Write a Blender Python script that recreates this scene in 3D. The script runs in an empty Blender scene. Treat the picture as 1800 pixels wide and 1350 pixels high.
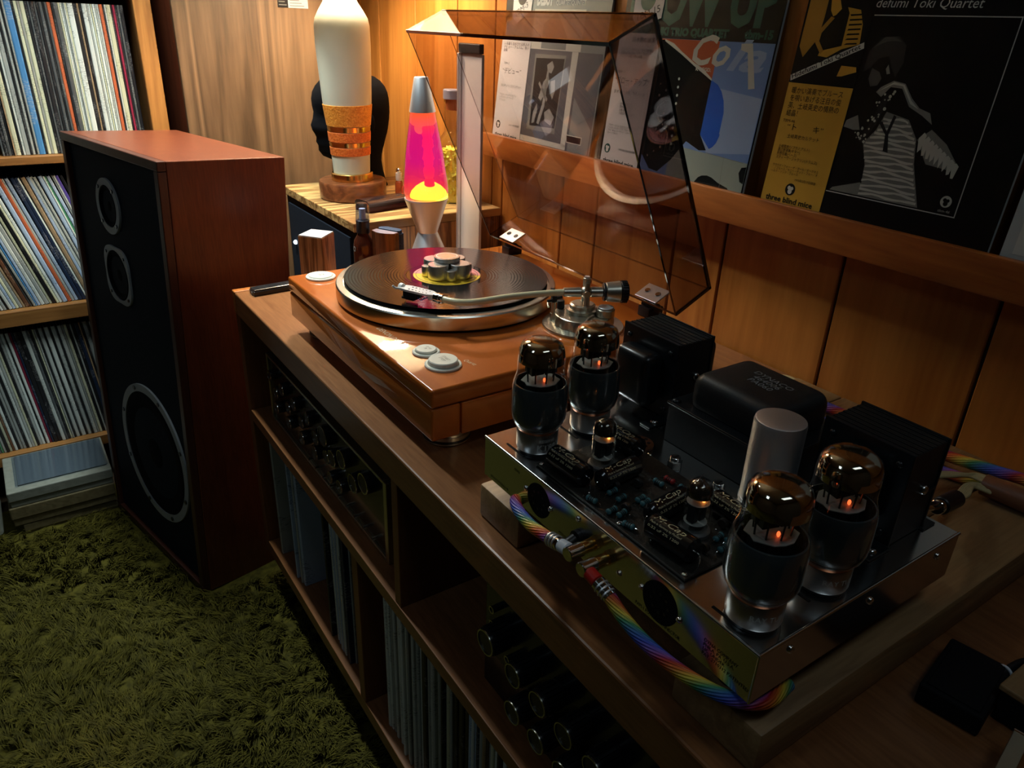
import bpy, bmesh, math, random
import numpy as np
from mathutils import Vector, Matrix
random.seed(7)
sc = bpy.context.scene
C = sc.collection

# ------------------------------------------------------------------ camera
cam_d = bpy.data.cameras.new('camera')
cam = bpy.data.objects.new('camera', cam_d)
C.objects.link(cam)
cam_d.sensor_width = 36.0
cam_d.lens = 26.2476
cam_d.clip_start = 0.02
ROT = ((0.82787016, -0.55970498, 0.03689631),
       (0.21511188, 0.37754827, 0.90065764),
       (-0.5180327, -0.73769075, 0.43296014))      # rows: camera axes in world
mw = Matrix(((ROT[0][0], ROT[1][0], ROT[2][0], 0.0),
             (ROT[0][1], ROT[1][1], ROT[2][1], 0.0),
             (ROT[0][2], ROT[1][2], ROT[2][2], 1.16),
             (0, 0, 0, 1)))
cam.matrix_world = mw
sc.camera = cam

# ------------------------------------------------------------------ world, lights, exposure
world = bpy.data.worlds.new('room_dark')
world.use_nodes = True
world.node_tree.nodes['Background'].inputs[0].default_value = (0.5, 0.6, 0.55, 1)
world.node_tree.nodes['Background'].inputs[1].default_value = 0.010
sc.world = world
sc.view_settings.view_transform = 'Standard'
sc.view_settings.look = 'None'
sc.view_settings.exposure = 0.0
sc.view_settings.gamma = 1.0
sc.view_settings.use_curve_mapping = False

BULB_STRENGTH = 350.0

def add_light(name, kind, loc, target, energy, color, **kw):
    ld = bpy.data.lights.new(name, kind)
    ld.energy = energy
    ld.color = color
    for k, v in kw.items():
        setattr(ld, k, v)
    lo = bpy.data.objects.new(name, ld)
    C.objects.link(lo)
    lo.location = loc
    d = Vector(target) - Vector(loc)
    lo.rotation_euler = d.to_track_quat('-Z', 'Y').to_euler()
    return lo

# bar light above shelves and turntable, plus two unseen fill lights added overhead
add_light('ceiling_bar_light', 'AREA', (0.30, 1.62, 1.86), (0.30, 1.62, 0.0), 11.0, (0.86, 0.98, 0.97),
          shape='RECTANGLE', size=0.07, size_y=0.55, spread=math.radians(106))
add_light('ceiling_fill_light', 'AREA', (0.30, -0.35, 2.33), (0.30, -0.35, 0.0), 1.7, (0.74, 0.90, 1.0),
          shape='RECTANGLE', size=0.75, size_y=0.28)  # unseen fill added over the near end, for amplifier and speaker side

add_light('ceiling_fill_light', 'AREA', (-1.25, 0.60, 2.33), (-1.25, 0.60, 0.0), 2.6, (0.66, 0.86, 1.0),
          shape='RECTANGLE', size=0.75, size_y=0.28)  # unseen cool fill added to lift the records in the credenza bays

# ------------------------------------------------------------------ helpers
ORI = {}

def root_of(o):
    while o.parent is not None:
        o = o.parent
    return o

def thing(name, label, cat, loc, group=None):
    o = bpy.data.objects.new(name, None)
    C.objects.link(o)
    o.location = loc
    o.empty_display_size = 0.02
    o['label'] = label
    o['category'] = cat
    if group:
        o['group'] = group
    ORI[o.name] = Vector(loc)
    return o

def tag(o, label, cat, group=None):
    o['label'] = label
    o['category'] = cat
    if group:
        o['group'] = group
    return o

def unit(v):
    return Vector(v).normalized()

def frame_from(p, d):
    """matrix whose z axis runs along d, origin p"""
    z = unit(d)
    a = Vector((0, 0, 1)) if abs(z.z) < 0.9 else Vector((1, 0, 0))
    x = a.cross(z).normalized()
    y = z.cross(x)
    return Matrix(((x.x, y.x, z.x, p[0]), (x.y, y.y, z.y, p[1]), (x.z, y.z, z.z, p[2]), (0, 0, 0, 1)))

class B:
    def __init__(self):
        self.v = []
        self.f = []
        self.uv = None

    def add(self, vs, fs, M=None):
        o = len(self.v)
        if M is not None:
            vs = [tuple(M @ Vector(p)) for p in vs]
        self.v.extend(vs)
        self.f.extend([tuple(i + o for i in f) for f in fs])
        return self

    def box(self, x0, x1, y0, y1, z0, z1, bev=0.0, M=None, seg=2):
        if bev <= 0:
            vs = [(x0, y0, z0), (x1, y0, z0), (x1, y1, z0), (x0, y1, z0), (x0, y0, z1), (x1, y0, z1), (x1, y1, z1), (x0, y1, z1)]
            fs = [(3, 2, 1, 0), (4, 5, 6, 7), (0, 1, 5, 4), (1, 2, 6, 5), (2, 3, 7, 6), (3, 0, 4, 7)]
            return self.add(vs, fs, M)
        bm = bmesh.new()
        bmesh.ops.create_cube(bm, size=1.0)
        for v in bm.verts:
            v.co = ((x0 + x1) / 2 + v.co.x * (x1 - x0), (y0 + y1) / 2 + v.co.y * (y1 - y0), (z0 + z1) / 2 + v.co.z * (z1 - z0))
        bmesh.ops.bevel(bm, geom=list(bm.edges), offset=bev, segments=seg, profile=0.5, affect='EDGES')
        bm.verts.index_update()
        self.add([tuple(v.co) for v in bm.verts], [tuple(v.index for v in f.verts) for f in bm.faces], M)
        bm.free()
        return self

    def prism(self, pts, z0, z1, M=None):
        n = len(pts)
        vs = [(p[0], p[1], z0) for p in pts] + [(p[0], p[1], z1) for p in pts]
        fs = [tuple(range(n - 1, -1, -1)), tuple(range(n, 2 * n))] + [(i, (i + 1) % n, n + (i + 1) % n, n + i) for i in range(n)]
        return self.add(vs, fs, M)

    def lathe(self, prof, M=None, seg=32, close=False):
        vs, fs, rings = [], [], []
        for r, z in prof:
            if r <= 1e-7:
                rings.append([len(vs)])
                vs.append((0, 0, z))
            else:
                rings.append(list(range(len(vs), len(vs) + seg)))
                for i in range(seg):
                    a = 2 * math.pi * i / seg
                    vs.append((r * math.cos(a), r * math.sin(a), z))
        pairs = list(zip(rings[:-1], rings[1:]))
        if close:
            pairs.append((rings[-1], rings[0]))
        for a, b in pairs:
            for i in range(seg):
                j = (i + 1) % seg
                if len(a) == 1 and len(b) == 1:
                    continue
                if len(a) == 1:
                    fs.append((a[0], b[j], b[i]))
                elif len(b) == 1:
                    fs.append((a[i], a[j], b[0]))
                else:
                    fs.append((a[i], a[j], b[j], b[i]))
        return self.add(vs, fs, M)

    def cyl(self, p0, p1, r0, r1=None, seg=20, bev=0.0):
        r1 = r0 if r1 is None else r1
        d = Vector(p1) - Vector(p0)
        L = d.length
        if bev > 0:
            prof = [(0, 0), (r0 - bev, 0), (r0, bev), (r1, L - bev), (r1 - bev, L), (0, L)]
        else:
            prof = [(0, 0), (r0, 0), (r1, L), (0, L)]
        return self.lathe(prof, frame_from(p0, d), seg)

    def ball(self, c, r, seg=16, rings=9, s=(1, 1, 1), M=None):
        prof = [(r * math.sin(math.pi * i / rings), -r * math.cos(math.pi * i / rings)) for i in range(rings + 1)]
        prof[0] = (0, -r)
        prof[-1] = (0, r)
        T = Matrix.Translation(Vector(c)) @ Matrix.Diagonal((s[0], s[1], s[2], 1))
        if M is not None:
            T = M @ T
        return self.lathe(prof, T, seg)

    def tube(self, pts, r, seg=10, uv=False, cap=True, sub=6):
        P = smooth_path(pts, sub)
        n = len(P)
        rad = r if callable(r) else (lambda t: r)
        o = len(self.v)
        prev = None
        L = 0.0
        lens = []
        for i, p in enumerate(P):
            if i:
                L += (P[i] - P[i - 1]).length
            lens.append(L)
        for i, p in enumerate(P):
            t = (P[min(i + 1, n - 1)] - P[max(i - 1, 0)]).normalized()
            if prev is None:
                a = Vector((0, 0, 1)) if abs(t.z) < 0.9 else Vector((1, 0, 0))
                x = (a - t * a.dot(t)).normalized()
            else:
                x = (prev - t * prev.dot(t)).normalized()
            prev = x
            y = t.cross(x)
            rr = rad(i / (n - 1))
            for k in range(seg):
                a = 2 * math.pi * k / seg
                self.v.append(tuple(p + x * (rr * math.cos(a)) + y * (rr * math.sin(a))))
        for i in range(n - 1):
            for k in range(seg):
                j = (k + 1) % seg
                self.f.append((o + i * seg + k, o + i * seg + j, o + (i + 1) * seg + j, o + (i + 1) * seg + k))
                if uv:
                    if self.uv is None:
                        self.uv = []
                    a, b = k / seg, (k + 1) / seg
                    self.uv.append(((lens[i], a), (lens[i], b), (lens[i + 1], b), (lens[i + 1], a)))
        if cap and not uv:
            self.f.append(tuple(o + k for k in range(seg - 1, -1, -1)))
            self.f.append(tuple(o + (n - 1) * seg + k for k in range(seg)))
        return self

    def mesh(self, name, mat, M=None, off=None, smooth=None):
        me = bpy.data.meshes.new(name)
        vs = self.v
        if M is not None:
            vs = [M @ Vector(p) for p in vs]
        if off is not None:
            vs = [Vector(p) - off for p in vs]
        me.from_pydata([tuple(p) for p in vs], [], self.f)
        if self.uv is not None and len(self.uv) == len(self.f):
            ul = me.uv_layers.new(name='UVMap')
            flat = [c for q in self.uv for p in q for c in p]
            ul.data.foreach_set('uv', flat)
        me.materials.append(mat)
        if smooth:
            me.polygons.foreach_set('use_smooth', [True] * len(me.polygons))
            me.set_sharp_from_angle(angle=math.radians(smooth))
        me.update()
        return me

    def out(self, name, mat, parent=None, M=None, smooth=None, loc=None, label=None):
        """link as one mesh object; coordinates are world coordinates (after M)"""
        if parent is not None:
            off = ORI[root_of(parent).name]
        else:
            off = Vector(loc) if loc is not None else Vector((0, 0, 0))
        o = bpy.data.objects.new(name, self.mesh(name, mat, M, off, smooth))
        C.objects.link(o)
        if parent is not None:
            o.parent = parent
        else:
            o.location = off
            ORI[o.name] = off
        if label:
            o['label'] = label
        return o

def smooth_path(pts, sub=6):
    P = [Vector(p) for p in pts]
    if len(P) < 3 or sub <= 1:
        return P
    out = []
    n = len(P)
    for i in range(n - 1):
        p0, p1, p2, p3 = P[max(i - 1, 0)], P[i], P[i + 1], P[min(i + 2, n - 1)]
        for k in range(sub):
            t = k / sub
            out.append(0.5 * ((2 * p1) + (p2 - p0) * t + (2 * p0 - 5 * p1 + 4 * p2 - p3) * t * t + (3 * p1 - p0 - 3 * p2 + p3) * t ** 3))
    out.append(P[-1])
    return out

def struct(name, b, mat, loc=(0, 0, 0), smooth=None):
    o = b.out(name, mat, None, loc=loc, smooth=smooth)
    o['kind'] = 'structure'
    return o

def plane_M(p, u, v):
    """matrix: local x -> u, local y -> v, origin p"""
    u, v = unit(u), unit(v)
    n = u.cross(v)
    return Matrix(((u.x, v.x, n.x, p[0]), (u.y, v.y, n.y, p[1]), (u.z, v.z, n.z, p[2]), (0, 0, 0, 1)))

def lettering(s, size, mat, M, parent, width=None, align='LEFT', shear=0.0, bold=0.0, space=1.0, line=1.0, name='lettering', bend=None):
    cu = bpy.data.curves.new('lettering', 'FONT')
    cu.body = s
    cu.size = size
    cu.align_x = align
    cu.shear = shear
    cu.offset = bold
    cu.space_character = space
    cu.space_line = line
    cu.resolution_u = 2
    tmp = bpy.data.objects.new('lettering_tmp', cu)
    C.objects.link(tmp)
    dg = bpy.context.evaluated_depsgraph_get()
    me = bpy.data.meshes.new_from_object(tmp.evaluated_get(dg))
    bpy.data.objects.remove(tmp)
    bpy.data.curves.remove(cu)
    me.name = name
    if len(me.vertices) == 0:
        return None
    if width:
        xs = [v.co.x for v in me.vertices]
        k = width / max(max(xs) - min(xs), 1e-6)
        for v in me.vertices:
            v.co.x *= k
    off = ORI[root_of(parent).name]
    for v in me.vertices:
        p = bend(v.co) if bend else v.co
        v.co = (M @ p) - off
    me.materials.clear()
    me.materials.append(mat)
    o = bpy.data.objects.new(name, me)
    C.objects.link(o)
    o.parent = parent
    return o

# ------------------------------------------------------------------ materials
def new_mat(name):
    m = bpy.data.materials.new(name)
    m.use_nodes = True
    return m, m.node_tree.nodes, m.node_tree.links, m.node_tree.nodes['Principled BSDF']

def mat(name, col, rough=0.5, metal=0.0, coat=0.0, emis=None, estr=0.0, spec=0.5, trans=0.0, bump=0.0, bscale=200.0, sheen=0.0, ior=1.45):
    m, n, l, p = new_mat(name)
    p.inputs['Base Color'].default_value = (*col, 1)
    p.inputs['Roughness'].default_value = rough
    p.inputs['Metallic'].default_value = metal
    p.inputs['Coat Weight'].default_value = coat
    p.inputs['Coat Roughness'].default_value = 0.06
    p.inputs['Specular IOR Level'].default_value = spec
    p.inputs['Transmission Weight'].default_value = trans
    p.inputs['Sheen Weight'].default_value = sheen
    p.inputs['IOR'].default_value = ior
    if emis:
        p.inputs['Emission Color'].default_value = (*emis, 1)
        p.inputs['Emission Strength'].default_value = estr
    if bump:
        tc = n.new('ShaderNodeTexCoord')
        nz = n.new('ShaderNodeTexNoise')
        nz.inputs['Scale'].default_value = bscale
        nz.inputs['Detail'].default_value = 4
        bp = n.new('ShaderNodeBump')
        bp.inputs['Strength'].default_value = bump
        bp.inputs['Distance'].default_value = 0.002
        l.new(tc.outputs['Object'], nz.inputs['Vector'])
        l.new(nz.outputs['Fac'], bp.inputs['Height'])
        l.new(bp.outputs['Normal'], p.inputs['Normal'])
    return m

def wood(name, dark, light, axis='y', scale=7.0, rough=0.4, coat=0.0, rings=0.5, rnd=0.0, fine=0.35, spec=0.5, contrast=(0.3, 0.72)):
    """procedural timber: grain stretched along axis"""
    m, n, l, p = new_mat(name)
    tc = n.new('ShaderNodeTexCoord')
    mp = n.new('ShaderNodeMapping')
    st = {'x': (0.08, 1, 1), 'y': (1, 0.08, 1), 'z': (1, 1, 0.08)}[axis]
    mp.inputs['Scale'].default_value = tuple(s * scale for s in st)
    vec = tc.outputs['Object']
    if rnd:
        oi = n.new('ShaderNodeObjectInfo')
        cm = n.new('ShaderNodeCombineXYZ')
        ml = n.new('ShaderNodeMath')
        ml.operation = 'MULTIPLY'
        ml.inputs[1].default_value = 37.0
        l.new(oi.outputs['Random'], ml.inputs[0])
        for i in range(3):
            l.new(ml.outputs[0], cm.inputs[i])
        va = n.new('ShaderNodeVectorMath')
        l.new(vec, va.inputs[0])
        l.new(cm.outputs[0], va.inputs[1])
        vec = va.outputs[0]
    l.new(vec, mp.inputs['Vector'])
    big = n.new('ShaderNodeTexNoise')
    big.inputs['Scale'].default_value = 1.3
    big.inputs['Detail'].default_value = 3
    big.inputs['Distortion'].default_value = 1.2
    l.new(mp.outputs[0], big.inputs['Vector'])
    mu = n.new('ShaderNodeMath')
    mu.operation = 'MULTIPLY'
    mu.inputs[1].default_value = 9.0
    sn = n.new('ShaderNodeMath')
    sn.operation = 'PINGPONG'
    sn.inputs[1].default_value = 1.0
    l.new(big.outputs['Fac'], mu.inputs[0])
    l.new(mu.outputs[0], sn.inputs[0])
    fn = n.new('ShaderNodeTexNoise')
    fn.inputs['Scale'].default_value = 22.0
    fn.inputs['Detail'].default_value = 5
    l.new(mp.outputs[0], fn.inputs['Vector'])
    mix = n.new('ShaderNodeMix')
    mix.data_type = 'FLOAT'
    mix.inputs[0].default_value = fine
    ad = n.new('ShaderNodeMix')
    ad.data_type = 'FLOAT'
    ad.inputs[0].default_value = rings
    l.new(big.outputs['Fac'], ad.inputs[2])
    l.new(sn.outputs[0], ad.inputs[3])
    l.new(ad.outputs[0], mix.inputs[2])
    l.new(fn.outputs['Fac'], mix.inputs[3])
    rp = n.new('ShaderNodeValToRGB')
    rp.color_ramp.elements[0].position = contrast[0]
    rp.color_ramp.elements[0].color = (*dark, 1)
    rp.color_ramp.elements[1].position = contrast[1]
    rp.color_ramp.elements[1].color = (*light, 1)
    l.new(mix.outputs[0], rp.inputs[0])
    col = rp.outputs[0]
    if rnd:
        hs = n.new('ShaderNodeHueSaturation')
        mr = n.new('ShaderNodeMapRange')
        mr.inputs['To Min'].default_value = 1 - rnd
        mr.inputs['To Max'].default_value = 1 + rnd
        l.new(oi.outputs['Random'], mr.inputs[0])
        l.new(mr.outputs[0], hs.inputs['Value'])
        l.new(col, hs.inputs['Color'])
        col = hs.outputs[0]
    l.new(col, p.inputs['Base Color'])
    p.inputs['Roughness'].default_value = rough
    p.inputs['Coat Weight'].default_value = coat
    p.inputs['Coat Roughness'].default_value = 0.04
    p.inputs['Specular IOR Level'].default_value = spec
    bp = n.new('ShaderNodeBump')
    bp.inputs['Strength'].default_value = 0.12
    bp.inputs['Distance'].default_value = 0.0006
    l.new(fn.outputs['Fac'], bp.inputs['Height'])
    l.new(bp.outputs['Normal'], p.inputs['Normal'])
    return m

def noisy(name, c0, c1, scale, rough=0.6, metal=0.0, bump=0.3, stretch=(1, 1, 1), lo=0.35, hi=0.65, dist=0.002, coat=0.0):
    m, n, l, p = new_mat(name)
    tc = n.new('ShaderNodeTexCoord')
    mp = n.new('ShaderNodeMapping')
    mp.inputs['Scale'].default_value = stretch
    nz = n.new('ShaderNodeTexNoise')
    nz.inputs['Scale'].default_value = scale
    nz.inputs['Detail'].default_value = 5
    rp = n.new('ShaderNodeValToRGB')
    rp.color_ramp.elements[0].position = lo
    rp.color_ramp.elements[0].color = (*c0, 1)
    rp.color_ramp.elements[1].position = hi
    rp.color_ramp.elements[1].color = (*c1, 1)
    bp = n.new('ShaderNodeBump')
    bp.inputs['Strength'].default_value = bump
    bp.inputs['Distance'].default_value = dist
    l.new(tc.outputs['Object'], mp.inputs[0])
    l.new(mp.outputs[0], nz.inputs['Vector'])
    l.new(nz.outputs['Fac'], rp.inputs[0])
    l.new(rp.outputs[0], p.inputs['Base Color'])
    l.new(nz.outputs['Fac'], bp.inputs['Height'])
    l.new(bp.outputs['Normal'], p.inputs['Normal'])
    p.inputs['Roughness'].default_value = rough
    p.inputs['Metallic'].default_value = metal
    p.inputs['Coat Weight'].default_value = coat
    return m

def clear(name, tint, fres=1.5, rough=0.03, gloss=(1, 1, 1)):
    """thin clear sheet: tinted see-through with a Fresnel gloss"""
    m, n, l, p = new_mat(name)
    n.remove(p)
    tr = n.new('ShaderNodeBsdfTransparent')
    tr.inputs[0].default_value = (*tint, 1)
    gl = n.new('ShaderNodeBsdfGlossy')
    gl.inputs['Color'].default_value = (*gloss, 1)
    gl.inputs['Roughness'].default_value = rough
    fr = n.new('ShaderNodeFresnel')
    ge = n.new('ShaderNodeNewGeometry')
    io = n.new('ShaderNodeMix')
    io.data_type = 'FLOAT'
    io.inputs[2].default_value = fres
    io.inputs[3].default_value = 1.0 / fres          # same reflectance on both faces of the sheet
    l.new(ge.outputs['Backfacing'], io.inputs[0])
    l.new(io.outputs[0], fr.inputs[0])
    mx = n.new('ShaderNodeMixShader')
    l.new(fr.outputs[0], mx.inputs[0])
    l.new(tr.outputs[0], mx.inputs[1])
    l.new(gl.outputs[0], mx.inputs[2])
    l.new(mx.outputs[0], n['Material Output'].inputs[0])
    return m

W_WALL = wood('wall_panel_cherry', (0.29, 0.092, 0.012), (0.50, 0.20, 0.040), 'z', 5.0, 0.38, 0.0, 0.35, 0.10, 0.35)
W_LEDGE = wood('ledge_cherry', (0.28, 0.075, 0.014), (0.50, 0.17, 0.035), 'y', 9.0, 0.35, 0.0, 0.5)
W_CRED = wood('credenza_timber', (0.15, 0.055, 0.018), (0.27, 0.115, 0.042), 'y', 14.0, 0.30, 0.0, 0.25, fine=0.6)
W_CREDV = wood('credenza_timber_upright', (0.15, 0.05, 0.016), (0.24, 0.09, 0.03), 'z', 14.0, 0.4, 0.0, 0.25, fine=0.6)
W_SPK = wood('speaker_veneer', (0.088, 0.018, 0.007), (0.175, 0.043, 0.015), 'z', 16.0, 0.36, 0.0, 0.2, fine=0.6)
W_SPKD = wood('speaker_frame_dark', (0.045, 0.012, 0.007), (0.085, 0.026, 0.014), 'z', 16.0, 0.4, 0.0, 0.2, fine=0.6)
W_CASE = wood('bookcase_pine', (0.19, 0.075, 0.016), (0.33, 0.155, 0.042), 'x', 10.0, 0.5)
W_CASEV = wood('bookcase_pine_upright', (0.21, 0.082, 0.014), (0.38, 0.165, 0.038), 'z', 10.0, 0.5)
W_WALNUT = wood('walnut_veneer', (0.060, 0.034, 0.017), (0.19, 0.112, 0.056), 'z', 6.5, 0.42, 0.0, 0.75, fine=0.35, contrast=(0.2, 0.8))
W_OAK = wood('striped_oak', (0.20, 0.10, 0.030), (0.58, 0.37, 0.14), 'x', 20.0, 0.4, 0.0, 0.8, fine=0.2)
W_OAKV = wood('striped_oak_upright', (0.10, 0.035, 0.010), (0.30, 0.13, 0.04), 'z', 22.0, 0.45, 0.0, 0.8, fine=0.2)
W_LAMPB = wood('lamp_base_walnut', (0.10, 0.028, 0.010), (0.26, 0.09, 0.03), 'x', 12.0, 0.3, 0.2)
W_PLINTH = wood('turntable_lacquer', (0.42, 0.095, 0.010), (0.58, 0.150, 0.018), 'y', 5.0, 0.5, 1.0, 0.2, fine=0.15, spec=0.1)
W_STAND = wood('amp_stand_timber', (0.12, 0.058, 0.019), (0.25, 0.13, 0.05), 'x', 26.0, 0.55, 0.0, 0.2, fine=0.7)
W_STANDF = wood('amp_stand_block_timber', (0.20, 0.11, 0.042), (0.36, 0.22, 0.095), 'x', 18.0, 0.5, 0.0, 0.3)
W_BLOCK = wood('cleaner_block_walnut', (0.15, 0.06, 0.02), (0.42, 0.20, 0.08), 'z', 30.0, 0.35, 0.2, 0.8)
W_BRUSH = wood('brush_handle_walnut', (0.06, 0.018, 0.007), (0.15, 0.05, 0.02), 'z', 20.0, 0.22, 0.5)
W_CEIL = mat('ceiling_paint', (0.22, 0.22, 0.20), 0.9)
W_PLAIN = mat('plain_wall_paint', (0.10, 0.08, 0.05), 0.9)
DARKGAP = mat('groove_shadow_wood', (0.02, 0.008, 0.003), 0.9)
BLACK = mat('black_plastic', (0.010, 0.010, 0.012), 0.4)
BLACKM = mat('black_matt', (0.006, 0.006, 0.007), 0.8, spec=0.2)
BLACKP = mat('black_enamel', (0.008, 0.010, 0.012), 0.30, coat=0.2)
BLACKV = mat('black_wrinkle_enamel', (0.010, 0.012, 0.014), 0.45, bump=0.1, bscale=900)
CLOTH = mat('speaker_front_cloth', (0.005, 0.010, 0.019), 0.85, spec=0.25, bump=0.4, bscale=1500)
RINGG = mat('driver_ring_grey', (0.32, 0.35, 0.37), 0.55)
CONE = mat('driver_cone_black', (0.003, 0.003, 0.005), 0.9, spec=0.15)
STEEL = mat('polished_steel', (0.70, 0.72, 0.72), 0.18, 1.0)
CHROME = mat('chrome', (0.78, 0.78, 0.76), 0.08, 1.0)
GETTER = mat('getter_mirror', (0.62, 0.54, 0.42), 0.07, 1.0)
CLAMPM = mat('turned_steel', (0.80, 0.79, 0.76), 0.27, 1.0)
ALU = mat('brushed_aluminium', (0.66, 0.66, 0.65), 0.30, 1.0)
ALUS = mat('satin_aluminium_silver', (0.82, 0.83, 0.85), 0.46, 1.0)
ALUCH = mat('champagne_aluminium', (0.62, 0.58, 0.48), 0.32, 1.0)
GOLD = mat('brass_gold', (0.72, 0.48, 0.16), 0.20, 1.0)
CREAMT = mat('cream_tube', (0.72, 0.66, 0.42), 0.25, coat=0.5)
WHITEB = mat('white_button', (0.72, 0.74, 0.66), 0.32)
WHITE = mat('white_satin', (0.75, 0.74, 0.68), 0.35)
POSTW = mat('post_white', (0.62, 0.56, 0.50), 0.5)
WHITEP = mat('print_white', (0.62, 0.64, 0.60), 0.5)
GREYP = mat('print_grey', (0.16, 0.17, 0.16), 0.5)
INK = mat('print_ink_black', (0.006, 0.006, 0.006), 0.35)
CARDK = mat('cover_black', (0.004, 0.004, 0.005), 0.28)
EDGEP = mat('cover_edge_paper', (0.45, 0.50, 0.50), 0.6)
REDP = mat('red_plastic', (0.45, 0.02, 0.015), 0.3)
WHITEPL = mat('white_plastic', (0.70, 0.74, 0.80), 0.3)
PLAST_CLEAR = clear('clear_plastic', (0.80, 0.84, 0.90), 1.45, 0.12)
GLASS = clear('tube_glass', (0.90, 0.92, 0.92), 1.5, 0.02)
LIDM = clear('smoked_acrylic', (0.735, 0.685, 0.69), 1.45, 0.015)
LIDEDGE = mat('smoked_acrylic_edge', (0.006, 0.004, 0.003), 0.08, coat=1.0)

# ================================================================== SETTING
XW, YB, XL, YF, ZC = 0.94, 2.42, -2.4, -1.4, 2.4
struct('floor', B().box(XL, XW + 0.1, YF, YB + 0.1, -0.06, 0.0), mat('floor_boards', (0.05, 0.03, 0.015), 0.6))
struct('ceiling', B().box(XL, XW + 0.1, YF, YB + 0.1, ZC, ZC + 0.06), W_CEIL)
struct('wall_back', B().box(XL, XW + 0.1, YB, YB + 0.06, 0, ZC), W_PLAIN)
struct('wall_left', B().box(XL - 0.06, XL, YF, YB + 0.06, 0, ZC), W_PLAIN)
struct('wall_front', B().box(XL, XW + 0.1, YF - 0.06, YF, 0, ZC), W_PLAIN)
wr = struct('wall_right', B().box(XW + 0.006, XW + 0.08, YF, YB, 0, ZC), DARKGAP)
grooves = [-1.4, -1.2, -1.0, -0.8, -0.6, -0.45, -0.25, -0.05, 0.157, 0.357, 0.562, 0.769, 0.875, 1.082, 1.19, 1.409, 1.452, 1.61, 1.81, 2.02, 2.14, 2.27, 2.42]
for a, b in zip(grooves[:-1], grooves[1:]):
    B().box(XW, XW + 0.012, a + 0.0022, b - 0.0022, 0.0, ZC, 0.0014, seg=1).out('panel', W_WALL, wr)

# ------------------------------------------------------------------ shag rug (uncountable pile)
RUG = (-1.9, 0.385, -0.7, 1.98)
rug_m, rn, rl, rp_ = new_mat('shag_wool_olive')
oi = rn.new('ShaderNodeTexCoord')
nz = rn.new('ShaderNodeTexNoise')
nz.inputs['Scale'].default_value = 60.0
cr = rn.new('ShaderNodeValToRGB')
cr.color_ramp.elements[0].position = 0.3
cr.color_ramp.elements[0].color = (0.030, 0.026, 0.0025, 1)
cr.color_ramp.elements[1].position = 0.7
cr.color_ramp.elements[1].color = (0.085, 0.072, 0.008, 1)
rl.new(oi.outputs['Object'], nz.inputs['Vector'])
rl.new(nz.outputs['Fac'], cr.inputs[0])
rl.new(cr.outputs[0], rp_.inputs['Base Color'])
rp_.inputs['Roughness'].default_value = 0.8
rp_.inputs['Specular IOR Level'].default_value = 0.15

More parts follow.
